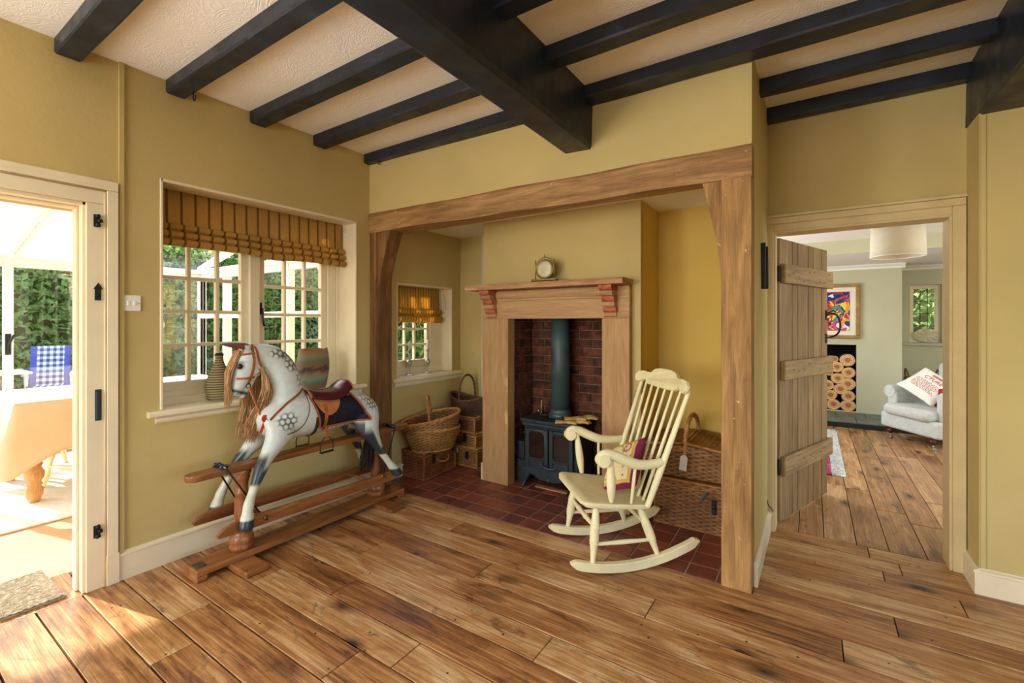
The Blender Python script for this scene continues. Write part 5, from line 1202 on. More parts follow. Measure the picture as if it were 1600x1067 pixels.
for s_ in (-1,1):
    drape('saddle_cloth',cl,M['cloth'],s_,.003)
    E=[cl(0,v/10) for v in range(11)]+[cl(u/10,1) for u in range(1,11)]+[cl(1,1-v/10) for v in range(1,11)]
    strap(E,.012,M['tan'],'cloth_binding',s_,n=60,off=.006)
    drape('saddle_flap',fp,M['flap'],s_,.009,.004)
    strap([(1.715,.80),(1.715,.74),(1.713,.68),(1.712,.64)],.022,M['tan'],'stirrup_leather',s_,off=.010)
    st_=MB(); xx=s_*.128
    st_.box(W(xx-.003,1.702,.585),W(xx+.003,1.722,.66),ch=.001); st_.box(W(xx+.003*s_,1.700,.655),W(xx+.005*s_,1.724,.67),ch=.0008); st_.build('stirrup_leather',M['tan'],hs,world=True)
    mb=MB(); mb.tube(smooth_path([W(xx,1.670,.510),W(xx,1.668,.55),W(xx,1.685,.585),W(xx,1.712,.600),W(xx,1.739,.585),W(xx,1.756,.55),W(xx,1.754,.510)],24),.0032,8); mb.box(W(xx-.014,1.668,.505),W(xx+.014,1.756,.511),ch=.001); mb.build('stirrup_iron',M['iron'],hs,world=True)
# girth under the belly
mb=MB(); mb.tube([W(.118*math.cos(a),1.66+.0,.728+.128*math.sin(a)) for a in [PI+PI*i/20 for i in range(21)]],.011,8,flat=.3,up=(1,0,0)); mb.build('girth',M['brownleather'],hs,world=True)
# padded seat over the back: saddle shape
def seat(u,v):
    y_=1.640+.285*u; a=PI*(v-.5)*1.0; top=.884-.020*math.sin(PI*u)+.034*sm(.72,1,np.array(u))+.008*(1-u); wd=.085+.018*math.sin(PI*u); dz=.052
    return W(wd*math.sin(a),y_+.006*math.cos(a)*0,top-dz*(1-math.cos(a))+.004*math.cos(a*3)*0)
mb=MB(); mb.grid(lambda u,v:seat(u,v),24,20); mb.build('saddle_seat',M['maroon'],hs,world=True,sol=.020)
mb=MB(); mb.tube([seat(1,v/16)+V(0,.004,0) for v in range(17)],.011,8); mb.build('cantle_roll',M['flap'],hs,world=True)
mb=MB(); mb.tube([seat(0,v/16)+V(0,-.002,0) for v in range(17)],.008,8); mb.build('pommel_roll',M['tan'],hs,world=True)
mb=MB(); mb.tube([seat(u/20,.04)+V(.006,0,-.004) for u in range(21)],.005,6); mb.build('seat_piping',M['tan'],hs,world=True)
# ---------------- living room beyond the doorway ----------------
mb=MB(); mb.box((-2.6,3.4,-.06),(3.5,9,-.022)); fl2=struct(mb.build('floor_living_room',M['gap']))
xs=[-.52,-.36,-.20,-.075,.056,.215,.365,.53,.683,.84,1.0,1.16,1.32,1.48,1.64,1.8]
for a,b in zip(xs[:-1],xs[1:]):
    cuts=[3.345 if a>-.3 and b<.7 else 3.42]; cuts.append(cuts[0]+R.uniform(.5,1.3))
    while cuts[-1]<5.6: cuts.append(cuts[-1]+R.uniform(1.2,1.9))
    cuts.append(7.03)
    for p,q in zip(cuts[:-1],cuts[1:]): board(fl2,a,b,p,q,M['board_y'],h=R.uniform(-.001,.0005))
mb=MB(); mb.box((-2.4,3.42,-.02),(-.52,7.03,0.0)); mb.box((1.8,3.42,-.02),(3.4,7.03,0)); struct(mb.build('floor_living_room_edge',M['board_y']))
wall_sheet(7.9,'y',-2.5,.99,0,2.3,[(-.42,.505,.07,1.0)],.05,'wall_living_chimney_breast',M['sage'])
mb=MB(); mb.box((.94,7.95,0),(.99,8.4,2.3)); struct(mb.build('wall_living_breast_side',M['sage']))
wall_sheet(8.35,'y',.99,3.4,0,2.3,[(1.13,1.46,1.03,1.83)],.2,'wall_living_back',M['sage'])
mb=MB(); mb.box((-2.6,3.41,0),(-2.5,9,2.4)); struct(mb.build('wall_living_left',M['sage']))
wall_sheet(3.4,'x',3.41,9,0,2.4,[(3.7,5.6,.8,2.0)],.1,'wall_living_right',M['sage'])
mb=MB(); mb.box((-2.6,3.45,2.26),(3.5,9,2.4)); struct(mb.build('ceiling_living_room',M['white']))
mb=MB(); mb.box((-2.5,6.5,2.10),(3.4,6.52,2.26)); struct(mb.build('trim_3',M['sage']))
mb=MB(); mb.box((-2.5,6.52,2.10),(3.4,8.4,2.26)); struct(mb.build('trim_4',M['white']))
def cornice(name,p,q,n):
    p=V(*p);q=V(*q);n=V(*n); prof=[(0,0),(.008,0),(.012,.02),(.03,.035),(.05,.045),(.06,.06),(0,.06)]; k=len(prof)
    vs=[p+n*a+V(0,0,b) for a,b in prof]+[q+n*a+V(0,0,b) for a,b in prof]; mb=MB(); mb.add(vs,[(i,(i+1)%k,(i+1)%k+k,i+k) for i in range(k)]+[tuple(range(k)),tuple(range(k,2*k))[::-1]])
    o=mb.build(name,M['white']); b_=bmesh.new(); b_.from_mesh(o.data); bmesh.ops.recalc_face_normals(b_,faces=b_.faces); b_.to_mesh(o.data); b_.free(); return struct(o)
cornice('trim_5',(-2.5,7.9,2.04),(1.02,7.9,2.04),(0,-1,0)); cornice('trim_6',(.99,8.35,2.04),(3.4,8.35,2.04),(0,-1,0))
# slate hearth
mb=MB(); mb.box((-1.2,7.03,-.02),(3.3,8.4,.058)); hz=struct(mb.build('hearth_plinth',plain('black_hearth_edge','15181a',.4,.5)))
M['slate']=plain('grey_green_slate','5d6b68',.4,.5,var=.25,scale=7,rnd=True,bump=.1)
for i in range(9):
    for j in range(2):
        x0=-.5+.32*i+(j%2)*.12; mb=MB(); mb.box((x0+.002,7.035+.40*j,.056),(x0+.316,7.035+.40*j+.394,.07),ch=.002); mb.build('slate_tile',M['slate'],hz)
# log recess
mb=MB(); mb.box((-.5,8.3,0),(.56,8.34,1.05)); mb.box((-.5,7.95,1.0),(.56,8.3,1.05)); mb.box((.505,7.95,0),(.55,8.3,1.05)); mb.box((-.48,7.95,0),(-.42,8.3,1.05)); mb.box((-.42,7.95,.05),(.505,8.3,.071)); struct(mb.build('wall_log_recess',plain('soot_black_recess','0e0f10',.8,.2),weld=False))
m=N('log_end_grain',.8,.15); tc=m.coord(rnd=False); v2=m.coord((1,0,1)); ln=m.n('VectorMath',{0:v2},operation='LENGTH').outputs['Value']
rg=m.n('TexWave',{'Vector':v2,'Scale':13,'Distortion':2.0,'Detail':2,'Detail Scale':1.5},wave_type='RINGS',rings_direction='Y')
c=m.ramp(rg.outputs['Fac'],[(.1,'c8955f'),(.8,'e6bd8a')]); nz=m.noise(m.coord((1,1,1)),9,3); c=m.mix(m.ramp(m.math('ADD',ln,m.math('MULTIPLY',nz,.03)),[(.042,'ffffff'),(.058,'000000')]),c,'a56f48'); m.color(c); M['logend']=m.m
M['logbark']=plain('log_bark','55402f',.9,.1,var=.4,scale=20,bump=.6)
def px2(px,py,y): 
    a=(px-800)/711; th=YAW; r=(a*math.cos(th)-math.sin(th),a*math.sin(th)+math.cos(th),-(py-505)/711); t=y/r[1]; return r[0]*t,1.3+r[2]*t
logs=[(452,607,50),(158,607,26),(105,622,36),(175,665,45),(268,707,46),(120,705,26),(182,748,46),(272,790,50),(108,795,42),(200,825,46),(128,868,44),(270,878,46),(150,935,46),(258,945,48)]
logs[0]=(252,617,50)
t0=None
for i,(lx,ly,lr) in enumerate(logs):
    X_,Z_=px2(1270+lx*.2156,430+ly*.2156,7.93); r=lr*.2156/711*6.55*.93; X_=min(X_,.503-r)
    side_=('topmost and largest split log end at the right of the recess','small log end tucked near the top of the stack','log end half hidden behind the door, near the top','log end below the small one in the upper stack','log at the right side, second from the top','pale log end beside the door in the middle of the stack','log end in the middle column, third from the top','big log end at the right, third from the top','log end near the door, fourth row of the stack','log end at the centre, fourth row of the stack','log end near the door in the row above the bottom','right log end in the row above the bottom','left log end of the bottom row','right log end of the bottom row')[i]
    t=thing('firewood_log','cut '+side_,'log',(X_,7.94,Z_),0,'logs stacked in the black recess'); mb=MB(); n=18
    pr=[1+.10*noise.noise(V(math.cos(2*PI*k/n)*1.2,math.sin(2*PI*k/n)*1.2,i*3.3)) for k in range(n)]
    ring=[(r*pr[k]*math.cos(2*PI*k/n),r*pr[k]*.92*math.sin(2*PI*k/n)) for k in range(n)]
    vs=[V(a,0,b) for a,b in ring]+[V(a,.30,b) for a,b in ring]; mb.add(vs,[(k,k+n,(k+1)%n+n,(k+1)%n) for k in range(n)],True,M['logbark']); mb.build('bark',M['logbark'],t)
    mb=MB(); mb.add([V(0,-.002,0)]+[V(a*.95,-.001,b*.95) for a,b in ring]+[V(a,.004,b) for a,b in ring],[(0,1+k,1+(k+1)%n) for k in range(n)]+[(1+k,1+n+k,1+n+(k+1)%n,1+(k+1)%n) for k in range(n)]); mb.build('cut_end',M['logend'],t)
# framed abstract picture
xr,zt=px2(1344,443,7.88); _,zb=px2(1344,529,7.88); xl=xr-.86
t=thing('framed_picture','gold framed abstract picture in bright colours above the log recess','picture',((xl+xr)/2,7.87,(zt+zb)/2)); w_=(xr-xl)/2; h_=(zt-zb)/2
M['gold']=plain('worn_gilt_frame','b08c50',.4,.5,.5,var=.2)
for a,b in (((-w_,-.015,-h_),(w_,.028,-h_+.045)),((-w_,-.015,h_-.045),(w_,.028,h_)),((-w_,-.015,-h_+.045),(-w_+.045,.028,h_-.045)),((w_-.045,-.015,-h_+.045),(w_,.028,h_-.045))):
    mb=MB(); mb.box(a,b,ch=.006); mb.build('frame_rail',M['gold'],t)
mb=MB(); mb.box((-w_+.04,.005,-h_+.04),(w_-.04,.02,h_-.04)); mb.build('mount',plain('cream_mount','e9e2cb',.8,.1,var=.02),t)
m=N('abstract_print',.5,.3); vv=m.coord((1,.2,1)); n1=m.n('TexNoise',{'Vector':vv,'Scale':5,'Detail':2,'Distortion':1.0}); vo=m.n('TexVoronoi',{'Vector':m.n('VectorMath',{0:vv,1:n1.outputs['Color']},operation='ADD').outputs[0],'Scale':8.5}); sp=m.n('SeparateColor',{0:vo.outputs['Color']})
m.color(m.ramp(sp.outputs[0],[(0,'c8283a'),(.13,'e8a02c'),(.24,'20428c'),(.38,'2f9a92'),(.5,'f0d23c'),(.58,'d4558a'),(.68,'1f2d6e'),(.8,'b8352a'),(.9,'e8e4dc'),(.97,'3a7d44')],'CONSTANT'))
mb=MB(); mb.box((-w_+.115,.0,-h_+.105),(w_-.115,.006,h_-.105)); mb.build('print',m.m,t)
# pendant lamp
t=thing('pendant_lamp','cream drum shade hanging from the living room ceiling','lamp',(.62,5.2,1.885))
M['shade']=cloth('cream_linen_shade',lambda m:m.ramp(m.noise(m.coord((2,2,60)),8,3),[(.3,'e6ddc6'),(.7,'f0e9d6')]),.35)
mb=MB(); rr_=.192
mb.lathe([(rr_,0),(rr_*.985,.258)],48); mb.v=mb.v; s=MB(); s.grid(lambda u,v:V((rr_-.008*v)*math.cos(2*PI*u),(rr_-.008*v)*math.sin(2*PI*u),.258*v),48,4,cu=True); s.build('shade',M['shade'],t,sol=.003)
for z in (.001,.257):
    mb=MB(); mb.tube([((rr_-.008*z/.258)*math.cos(2*PI*i/48),(rr_-.008*z/.258)*math.sin(2*PI*i/48),z) for i in range(49)],.003,6,cap=False); mb.build('shade_ring',M['white'],t)
mb=MB(); mb.tube([(0,0,.12),(0,0,.375)],.004,8); mb.build('cord',M['iron'],t); mb=MB(); mb.lathe([(.02,.06),(.022,.12),(.012,.14)],14); mb.ell(V(0,0,.05),(.03,.03,.035)); mb.build('bulb_holder',M['white'],t)
for k in range(3): 
    mb=MB(); a=2*PI*k/3; mb.tube([(0,0,.14),((rr_-.008)*math.cos(a),(rr_-.008)*math.sin(a),.25)],.002,5); mb.build('shade_strut',M['iron'],t)
# window 3, leaded
w3=sempty('window_3',(1.3,8.4,1.0)); Y=8.45
for a,b in (((1.13,Y-.03,1.03),(1.175,Y+.03,1.83)),((1.40,Y-.03,1.03),(1.46,Y+.03,1.83)),((1.175,Y-.03,1.78),(1.40,Y+.03,1.83)),((1.175,Y-.03,1.03),(1.40,Y+.03,1.09))): box(w3,'window_frame',a,b,M['cream'],.004)
for k in range(1,3): box(w3,'lead_bar',(1.175+.075*k-.004,Y-.006,1.09),(1.175+.075*k+.004,Y+.006,1.78),M['iron'],.001)
for k in range(1,4): box(w3,'lead_bar',(1.175,Y-.006,1.09+.1725*k-.004),(1.40,Y+.006,1.09+.1725*k+.004),M['iron'],.001)
for i in range(3):
    for k in range(4): mb=MB(); mb.box((1.175+.075*i,Y-.001,1.09+.1725*k),(1.25+.075*i,Y+.001,1.2625+.1725*k)); mb.build('pane',M['glass'],w3,world=True)
box(w3,'sill',(1.04,8.31,.99),(1.62,8.5,1.03),M['sage'],.006)
t=thing('paper_fan','pale round paper fan standing on the far living room window sill','ornament',(1.30,8.38,1.031)); nf=22; vs=[V(0,0,.10)]+[V(.135*math.cos(a),.006*(1 if i%2 else -1),.10+.10*math.sin(a)*(1 if math.sin(a)>0 else .9)) for i,a in enumerate([2*PI*i/nf for i in range(nf)])]
mb=MB(); mb.add(vs,[(0,1+i,1+(i+1)%nf) for i in range(nf)]); mb.build('fan_leaf',plain('parchment_fan','d8cfae',.8,.1),t,sol=.003)
for a in (.5,1.57,2.6,3.9,5.2): mb=MB(); mb.tube([(0,-.008,.10),(.12*math.cos(a),-.008,.10+.09*math.sin(a))],.002,5); mb.build('fan_rib',M['doorcase'],t)
# armchair
M['linen']=plain('pale_grey_linen','c3c8c4',.9,.1,var=.06,scale=30,bump=.15,bscale=200)
ar=math.atan2(-.55,-.83)
t=thing('armchair','pale grey upholstered armchair with castor legs beyond the doorway','armchair',(.86,6.42,0),ar) # local +x faces forward
def soft(name,a,b,mat,bev,parent=t,rot=None):
    mb=MB(); mb.box(a,b); o=mb.build(name,mat,parent,bev=0); q=o.modifiers.new('b','BEVEL'); q.width=bev; q.segments=5; q.limit_method='NONE'
    for p in o.data.polygons: p.use_smooth=True
    return o
soft('seat_base',(-.72,-.36,.13),(.02,.36,.30),M['linen'],.03)
soft('seat_cushion',(-.66,-.275,.285),(.075,.275,.41),M['linen'],.055)
for s_ in (-1,1):
    soft('arm',(-.68,s_*.30-.06,.28),(-.06,s_*.30+.06,.53),M['linen'],.03)
    mb=MB(); mb.tube([(-.70,s_*.325,.52),(-.055,s_*.325,.525)],.075,18); o=mb.build('arm_roll',M['linen'],t,bev=.012)
soft('back',(-.80,-.36,.28),(-.62,.36,.86),M['linen'],.07)
M['mahog']=plain('mahogany_leg','4a1a14',.3,.5)
for x_ in (-.02,-.66):
    for s_ in (-1,1):
        mb=MB(); mb.lathe([(.030,.15),(.032,.13),(.024,.12),(.034,.105),(.034,.085),(.020,.07),(.014,.06)],16,Matrix.Translation((x_,s_*.262,0))); L=mb.build('leg',M['mahog'],t)
        mb=MB(); mb.tube([(x_,s_*.262,.065),(x_,s_*.262,.04),(x_-.01,s_*.262,.02)],.006,8); mb.tube([(x_-.012,s_*.262-.008,.017),(x_-.012,s_*.262+.008,.017)],.0165,12); mb.build('castor',M['silver'],L,world=False)
cc=Matrix.Translation((.86,6.42,0))@Matrix.Rotation(ar,4,'Z')
def rotm(z,y,x): return (Matrix.Rotation(z,3,'Z')@Matrix.Rotation(y,3,'Y')@Matrix.Rotation(x,3,'X')).to_euler()
pw=pillow('printed_cushion','white cushion with lines of red print on the armchair',V(1.05,6.63,.615),(0,0,0),.19,.19,.055,plain('white_print_cotton','efece3',.9,.1,var=.02),cat='cushion',seed=4)
U_=V(.87*.834,.87*.5515,.49).normalized(); V_=V(.167*.834+.315*.5515,.167*.5515-.315*.834,-.18); V_=(V_-U_*V_.dot(U_)).normalized(); N_=(-U_).cross(V_)
pw.rotation_euler=Matrix(((-U_.x,V_.x,N_.x),(-U_.y,V_.y,N_.y),(-U_.z,V_.z,N_.z))).to_euler()
# print: word and illegible lines, laid on the pillow front (+z local)
M['redink']=plain('red_ink','a8333a',.8,.1)
def ptop(x_,y_):
    a,b=x_/.19,y_/.19; return .055*max(0,(1-a**4)*(1-b**4))**.55+.0025
cu=bpy.data.curves.new('print','FONT'); cu.body='CTURE'; cu.size=.058; cu.align_x='CENTER'; cu.extrude=.0005
fo=bpy.data.objects.new('tmp',cu); col.objects.link(fo); dg=bpy.context.evaluated_depsgraph_get(); tm=bpy.data.meshes.new_from_object(fo.evaluated_get(dg)); bpy.data.objects.remove(fo)
mb=MB(); vs=[V(-(v_.co.y)-.035,(v_.co.x),v_.co.z) for v_ in tm.vertices]; vs=[V(p.x,p.y,p.z+ptop(p.x,p.y)) for p in vs]; mb.add(vs,[tuple(p.vertices) for p in tm.polygons])
for k in range(8):
    xx=-.005+.016*k; y0,y1=-.13+R.uniform(0,.03),.08+R.uniform(0,.05); yy=y0
    while yy<y1:
        L=R.uniform(.015,.04); z_=ptop(xx,yy); z2=ptop(xx,min(yy+L,y1)); mb.add([V(xx-.003,yy,z_),V(xx+.003,yy,z_),V(xx+.003,min(yy+L,y1),z2),V(xx-.003,min(yy+L,y1),z2)],[(0,1,2,3)]); yy+=L+.008
for k in range(2):
    xx=-.115+.015*k; mb.add([V(xx-.004,-.05,ptop(xx,-.05)),V(xx+.004,-.05,ptop(xx,-.05)),V(xx+.004,.07,ptop(xx,.07)),V(xx-.004,.07,ptop(xx,.07))],[(0,1,2,3)])
mb.build('printed_lettering',M['redink'],pw)
rd=pillow('red_cushion','crumpled crimson cushion under the printed one on the armchair',V(1.22,6.44,.50),(Matrix.Rotation(ar+.2,3,'Z')@Matrix.Rotation(math.radians(75),3,'Y')).to_euler(),.11,.17,.06,plain('crimson_velvet','a8273f',.8,.2,var=.25,scale=9),seed=9)
pillow('white_cushion','plain white cushion at the near side of the armchair',V(1.19,6.22,.49),(Matrix.Rotation(ar+.1,3,'Z')@Matrix.Rotation(math.radians(80),3,'Y')).to_euler(),.10,.12,.045,M['plastic'],seed=2)
# basket behind armchair
bt,_=oval_basket('wicker_basket','tall wicker basket with looped handles against the living room back wall',(1.20,8.0,.071),.2,.17,.14,.50,.2,M['w_brown'],rows=30,stakes=30)
for s_ in (-1,1): bail(bt,(s_*.15,-.05,.46),(s_*.15,.05,.46),(s_*.02,0,0),.16,.009,M['w_brown'])
# rug
t=thing('rug','magenta rug with a shaggy white border on the living room boards','rug',(-.6,5.75,0))
mb=MB(); mb.box((-1.0,-1.0,0.001),(.738,1.0,.010),ch=.003); mb.build('rug_field',plain('magenta_wool','9a3560',.95,.05,var=.2,scale=12),t)
mb=MB(); rr2=random.Random(5)
for i in range(2600):
    y=rr2.uniform(-1.0,1.0); x_=.738+rr2.uniform(-.005,.09); a=rr2.uniform(0,6.28); L=.03; mb.add([V(x_,y,.002),V(x_+.006*math.cos(a+1.57),y+.006*math.sin(a+1.57),.002),V(x_+L*math.cos(a),y+L*math.sin(a)*.6,.012+rr2.uniform(0,.014))],[(0,1,2)])
mb.box((.738,-1.0,.001),(.835,1.0,.005)); mb.build('shaggy_border',plain('white_shag','d5d8d6',.95,.05,var=.15,scale=30),t,weld=False,kind='stuff')
# ---------------- conservatory ----------------
m=N('sand_floor_screed',.7,.2); m.color(m.ramp(m.noise(m.coord(),2,4),[(.3,'c4966d'),(.7,'d0a47c')])); mb=MB(); mb.box((-6.45,-3.0,-.05),(-3.249,2.65,-.004)); struct(mb.build('floor_conservatory',m.m))
mb=MB(); mb.box((-3.25,-.35,-.03),(XL+.02,.70,.0005)); struct(mb.build('trim_7',M['board']))
cf=sempty('window_4',(-6.4,.8,0)); U=M['white']
px_=[-3.0,-2.2,-1.4,-.6,.2,.97,1.5,2.05,2.62]
for y in px_: box(cf,'post',(-6.45,y-.032,0),(-6.37,y+.032,1.92),U,.004)
for a,b in zip(px_[:-1],px_[1:]):
    box(cf,'bottom_rail',(-6.44,a+.03,0),(-6.38,b-.03,.12),U,.004); box(cf,'top_rail',(-6.44,a+.03,1.84),(-6.38,b-.03,1.92),U,.004)
    mb=MB(); mb.box((-6.412,a+.03,.12),(-6.408,b-.03,1.84)); mb.build('pane',M['glass'],cf,world=True)
mb=MB(); mb.tube([(-6.36,.965,1.05),(-6.33,.965,1.05),(-6.33,.965,1.10),(-6.31,.99,1.18),(-6.31,1.0,1.19)],.010,8); mb.box((-6.37,.945,1.0),(-6.36,.985,1.2),ch=.003); mb.build('door_handle',M['iron'],cf,world=True)
cs=sempty('window_5',(-4.8,2.62,0)); qx=[-6.4,-5.75,-5.1,-4.45,-3.85,-3.28]
for x_ in qx: box(cs,'post',(x_-.03,2.58,0),(x_+.03,2.66,1.92),U,.004)
for a,b in zip(qx[:-1],qx[1:]):
    box(cs,'bottom_rail',(a+.03,2.59,0),(b-.03,2.65,.10),U,.004); box(cs,'top_rail',(a+.03,2.59,1.84),(b-.03,2.65,1.92),U,.004); box(cs,'mid_rail',(a+.03,2.59,1.36),(b-.03,2.65,1.42),U,.004)
    for z0,z1 in ((.10,1.36),(1.42,1.84)): mb=MB(); mb.box((a+.03,2.618,z0),(b-.03,2.622,z1)); mb.build('pane',M['glass'],cs,world=True)
# roof: rafters, glazing and pleated blinds
cr_=sempty('ceiling_conservatory',(-4.8,.5,2.3)); zr=lambda x_: 1.93+(x_+6.4)*.22
for y in (-2.2,-1.4,-.6,.2,.97,1.75,2.6):
    mb=MB(); mb.prism([(-6.42,zr(-6.42)),(-3.25,zr(-3.25)),(-3.25,zr(-3.25)+.07),(-6.42,zr(-6.42)+.07)],'y',y-.025,y+.025); mb.build('rafter',U,cr_,world=True)
for a,b in ((.97,1.75),(1.75,2.6)):
    mb=MB(); mb.prism([(-6.42,zr(-6.42)+.05),(-3.25,zr(-3.25)+.05),(-3.25,zr(-3.25)+.055),(-6.42,zr(-6.42)+.055)],'y',a+.025,b-.025); mb.build('pane',M['glass'],cr_,world=True)
mb=MB(); mb.prism([(-6.42,zr(-6.42)+.06),(-3.25,zr(-3.25)+.06),(-3.25,zr(-3.25)+.065),(-6.42,zr(-6.42)+.065)],'y',-3.0,.94); mb.build('roof_sheet',glass('roof_sheet','e8f0f0',.08),cr_,world=True)
M['pleat']=cloth('white_pleated_blind',lambda m:lin('f1ebe0'),.42)
for a,b in ((-2.18,-1.42),(-1.38,-.62),(-.58,.18),(.22,.95),(.99,1.73)):
    n=60; mb=MB(); mb.grid(lambda u,v:V(-6.36+3.08*u,a+(b-a)*v,zr(-6.36+3.08*u)-.01-.012*(1 if int(round(u*n))%2 else 0)-.01*math.sin(PI*v)),n+1,6,smooth=False); mb.build('pleated_blind',M['pleat'],cr_,world=True,sol=.002)
    box(cr_,'blind_rail',(-6.38,a,zr(-6.38)-.05),(-6.35,b,zr(-6.38)-.015),U,.003)
box(cr_,'eaves_beam',(-6.46,-3,1.91),(-6.34,2.67,1.96),U,.004); box(cr_,'eaves_beam',(-6.4,2.57,1.91),(-3.25,2.67,1.96),U,.004)
# table under a cloth
M['tclothtop']=plain('white_tablecloth_top','f4efe6',.85,.1,var=.02)
t=thing('dining_table','wooden farmhouse table with fat turned legs under a cloth in the conservatory','table',(-5.1,1.5,.0105))
mb=MB(); mb.box((-.46,-.74,.695),(.46,.74,.724),ch=.004); mb.build('table_top',M['doorledge'],t); mb=MB(); mb.box((-.40,-.68,.60),(.40,.68,.695)); mb.build('apron',M['doorledge'],t)
M['tleg']=wood('honey_turned_leg',('a26a38','c88f55','dfae74'),'z',6,4,.4,False,False,.1)
for sx_ in (-1,1):
    for sy_ in (-1,1): mb=MB(); mb.lathe([(.030,0),(.034,.01),(.046,.05),(.050,.09),(.036,.11),(.046,.125),(.036,.145),(.052,.17),(.056,.21),(.038,.25),(.048,.27),(.036,.30),(.045,.40),(.052,.5),(.048,.60)],20,Matrix.Translation((sx_*.40,sy_*.66,0))); mb.build('leg',M['tleg'],t)
m=N('peach_tablecloth',.85,.1); m.color('f0d3a4'); M['tcloth']=cloth('peach_tablecloth',lambda m:m.ramp(m.noise(m.coord(),3,3),[(.3,'ecd0aa'),(.7,'f3dec0')]),.3)
def clothf(u,v):
    # u around the edge, v down the drop
    w_,d_=.49,.77; pr=2*(w_*2+d_*2); s=u*pr; seg=[w_*2,d_*2,w_*2,d_*2]; c=[(-w_,-d_),(w_,-d_),(w_,d_),(-w_,d_)]; k=0
    while k<3 and s>seg[k]: s-=seg[k]; k+=1
    e=min(s/seg[k],1); a=c[k]; b=c[(k+1)%4]; x_=a[0]+(b[0]-a[0])*e; y_=a[1]+(b[1]-a[1])*e; n=[(0,-1),(1,0),(0,1),(-1,0)][k]
    cor=abs(e-.5)*2; cr__=max(0,(cor-.72)/.28); drop=.36+.16*cr__**1.2; a2=math.atan2(y_*.6,x_)
    out=(.05+.07*cr__)*v+.022*math.sin(a2*17)*v**.8+.018*math.sin(a2*9+1)*v
    rx,ry=(n[0]*(1-.5*cr__)+math.copysign(.6*cr__,x_),n[1]*(1-.5*cr__)+math.copysign(.6*cr__,y_)); return V(x_+rx*out,y_+ry*out,.742-drop*v)
t=thing('tablecloth','peach cloth draped over the conservatory table','tablecloth',(-5.1,1.5,0))
mb=MB(); mb.grid(clothf,150,14,cu=True); mb.build('drop',M['tcloth'],t,sol=.003)
mb=MB(); mb.box((-.492,-.772,.738),(.492,.772,.743),ch=.002); mb.build('top_cover',M['tclothtop'],t,label='sunlit white top of the cloth')
# spindle chairs tucked by the table
def sidechair(loc,rz,label):
    t=thing('dining_chair',label,'chair',loc,rz,'pale dining chairs'); m_=M['tleg']
    for sx_ in (-1,1):
        for sy_ in (-1,1): turned((sx_*.14,sy_*.14,.43),(sx_*.20,sy_*.20,0),[(0,.014),(.4,.021),(.6,.017),(.8,.020),(1,.013)],'leg',parent=t,mat=M['chairpaint'])
    for s_ in (-1,1): turned((-.18,s_*.18,.16),(.18,s_*.18,.16),[(0,.008),(.5,.013),(1,.008)],'stretcher',parent=t,mat=M['chairpaint'])
    mb=MB(); mb.lathe([(.001,.425),(.19,.428),(.205,.44),(.20,.455),(.001,.448)],28); mb.build('seat',M['chairpaint'],t); return t
sidechair((-4.95,1.22,0.012),.5,'pale painted chair whose legs show below the cloth beside the door jamb')
sidechair((-5.95,1.02,0.012),.1,'pale painted chair pushed in at the far side of the conservatory table')
t=thing('pale_rug','cream rug under the conservatory table','rug',(-5.2,1.1,0)); mb=MB(); mb.box((-1.0,-2.4,-.003),(1.04,1.4,.010),ch=.003); mb.build('rug_pile',plain('cream_rug_pile','efe6d6',.95,.05,var=.05,scale=30,bump=.3,bscale=150),t)
# door mat
m=N('coir_mat',.95,.05); ch=m.n('TexChecker',{'Vector':m.coord(),'Scale':60}); c=m.mix(m.noise(m.coord(),60,3),'6e5f4b','d8ccb4'); m.color(c); m.bump(m.noise(m.coord(),120,3),.8,.006)
t=thing('door_mat','speckled woven mat lying across the threshold of the white framed door','mat',(-3.15,.27,.001),.02)
mb=MB(); nx,ny=46,60
vs=[V(-.20+.40*i/nx,-.36+.72*j/ny,.010+.004*((i+j)%2)+.002*noise.noise(V(i*.7,j*.7,0))) for i in range(nx+1) for j in range(ny+1)]
mb.add(vs,[(i*(ny+1)+j,(i+1)*(ny+1)+j,(i+1)*(ny+1)+j+1,i*(ny+1)+j+1) for i in range(nx) for j in range(ny)]); mb.box((-.20,-.36,0),(.20,.36,.009)); mb.build('mat_weave',m.m,t)
# ---------------- garden ----------------
mb=MB(); mb.box((-40,-30,-.5),(-6.46,40,-.1)); mb.box((-6.46,2.68,-.5),(-3.3,40,-.1)); mb.box((-3.3,9.2,-.5),(30,40,-.1)); struct(mb.build('lawn',M['grass'],weld=False))
def leaves(name,parent,fn,n,size,seed,mat=None):
    rr=random.Random(seed); mb=MB(); vs=[];fs=[]
    for k in range(n):
        p,nn=fn(rr); d=V(rr.gauss(0,1),rr.gauss(0,1),rr.gauss(0,1)).normalized(); a=(nn*.9+d).normalized(); u=a.orthogonal().normalized(); u=(u*math.cos(rr.random()*6.28)+a.cross(u)*math.sin(rr.random()*6.28)).normalized(); w_=a.cross(u); s=size*rr.uniform(.6,1.3); o=len(vs)
        vs+=[p-u*s*.5,p+w_*s*.22,p+u*s*.5+a*s*.08,p-w_*s*.22]; fs.append((o,o+1,o+2,o+3))
    mb.add(vs,fs); return mb.build(name,mat or M['leaf'],parent,weld=False,kind='stuff')
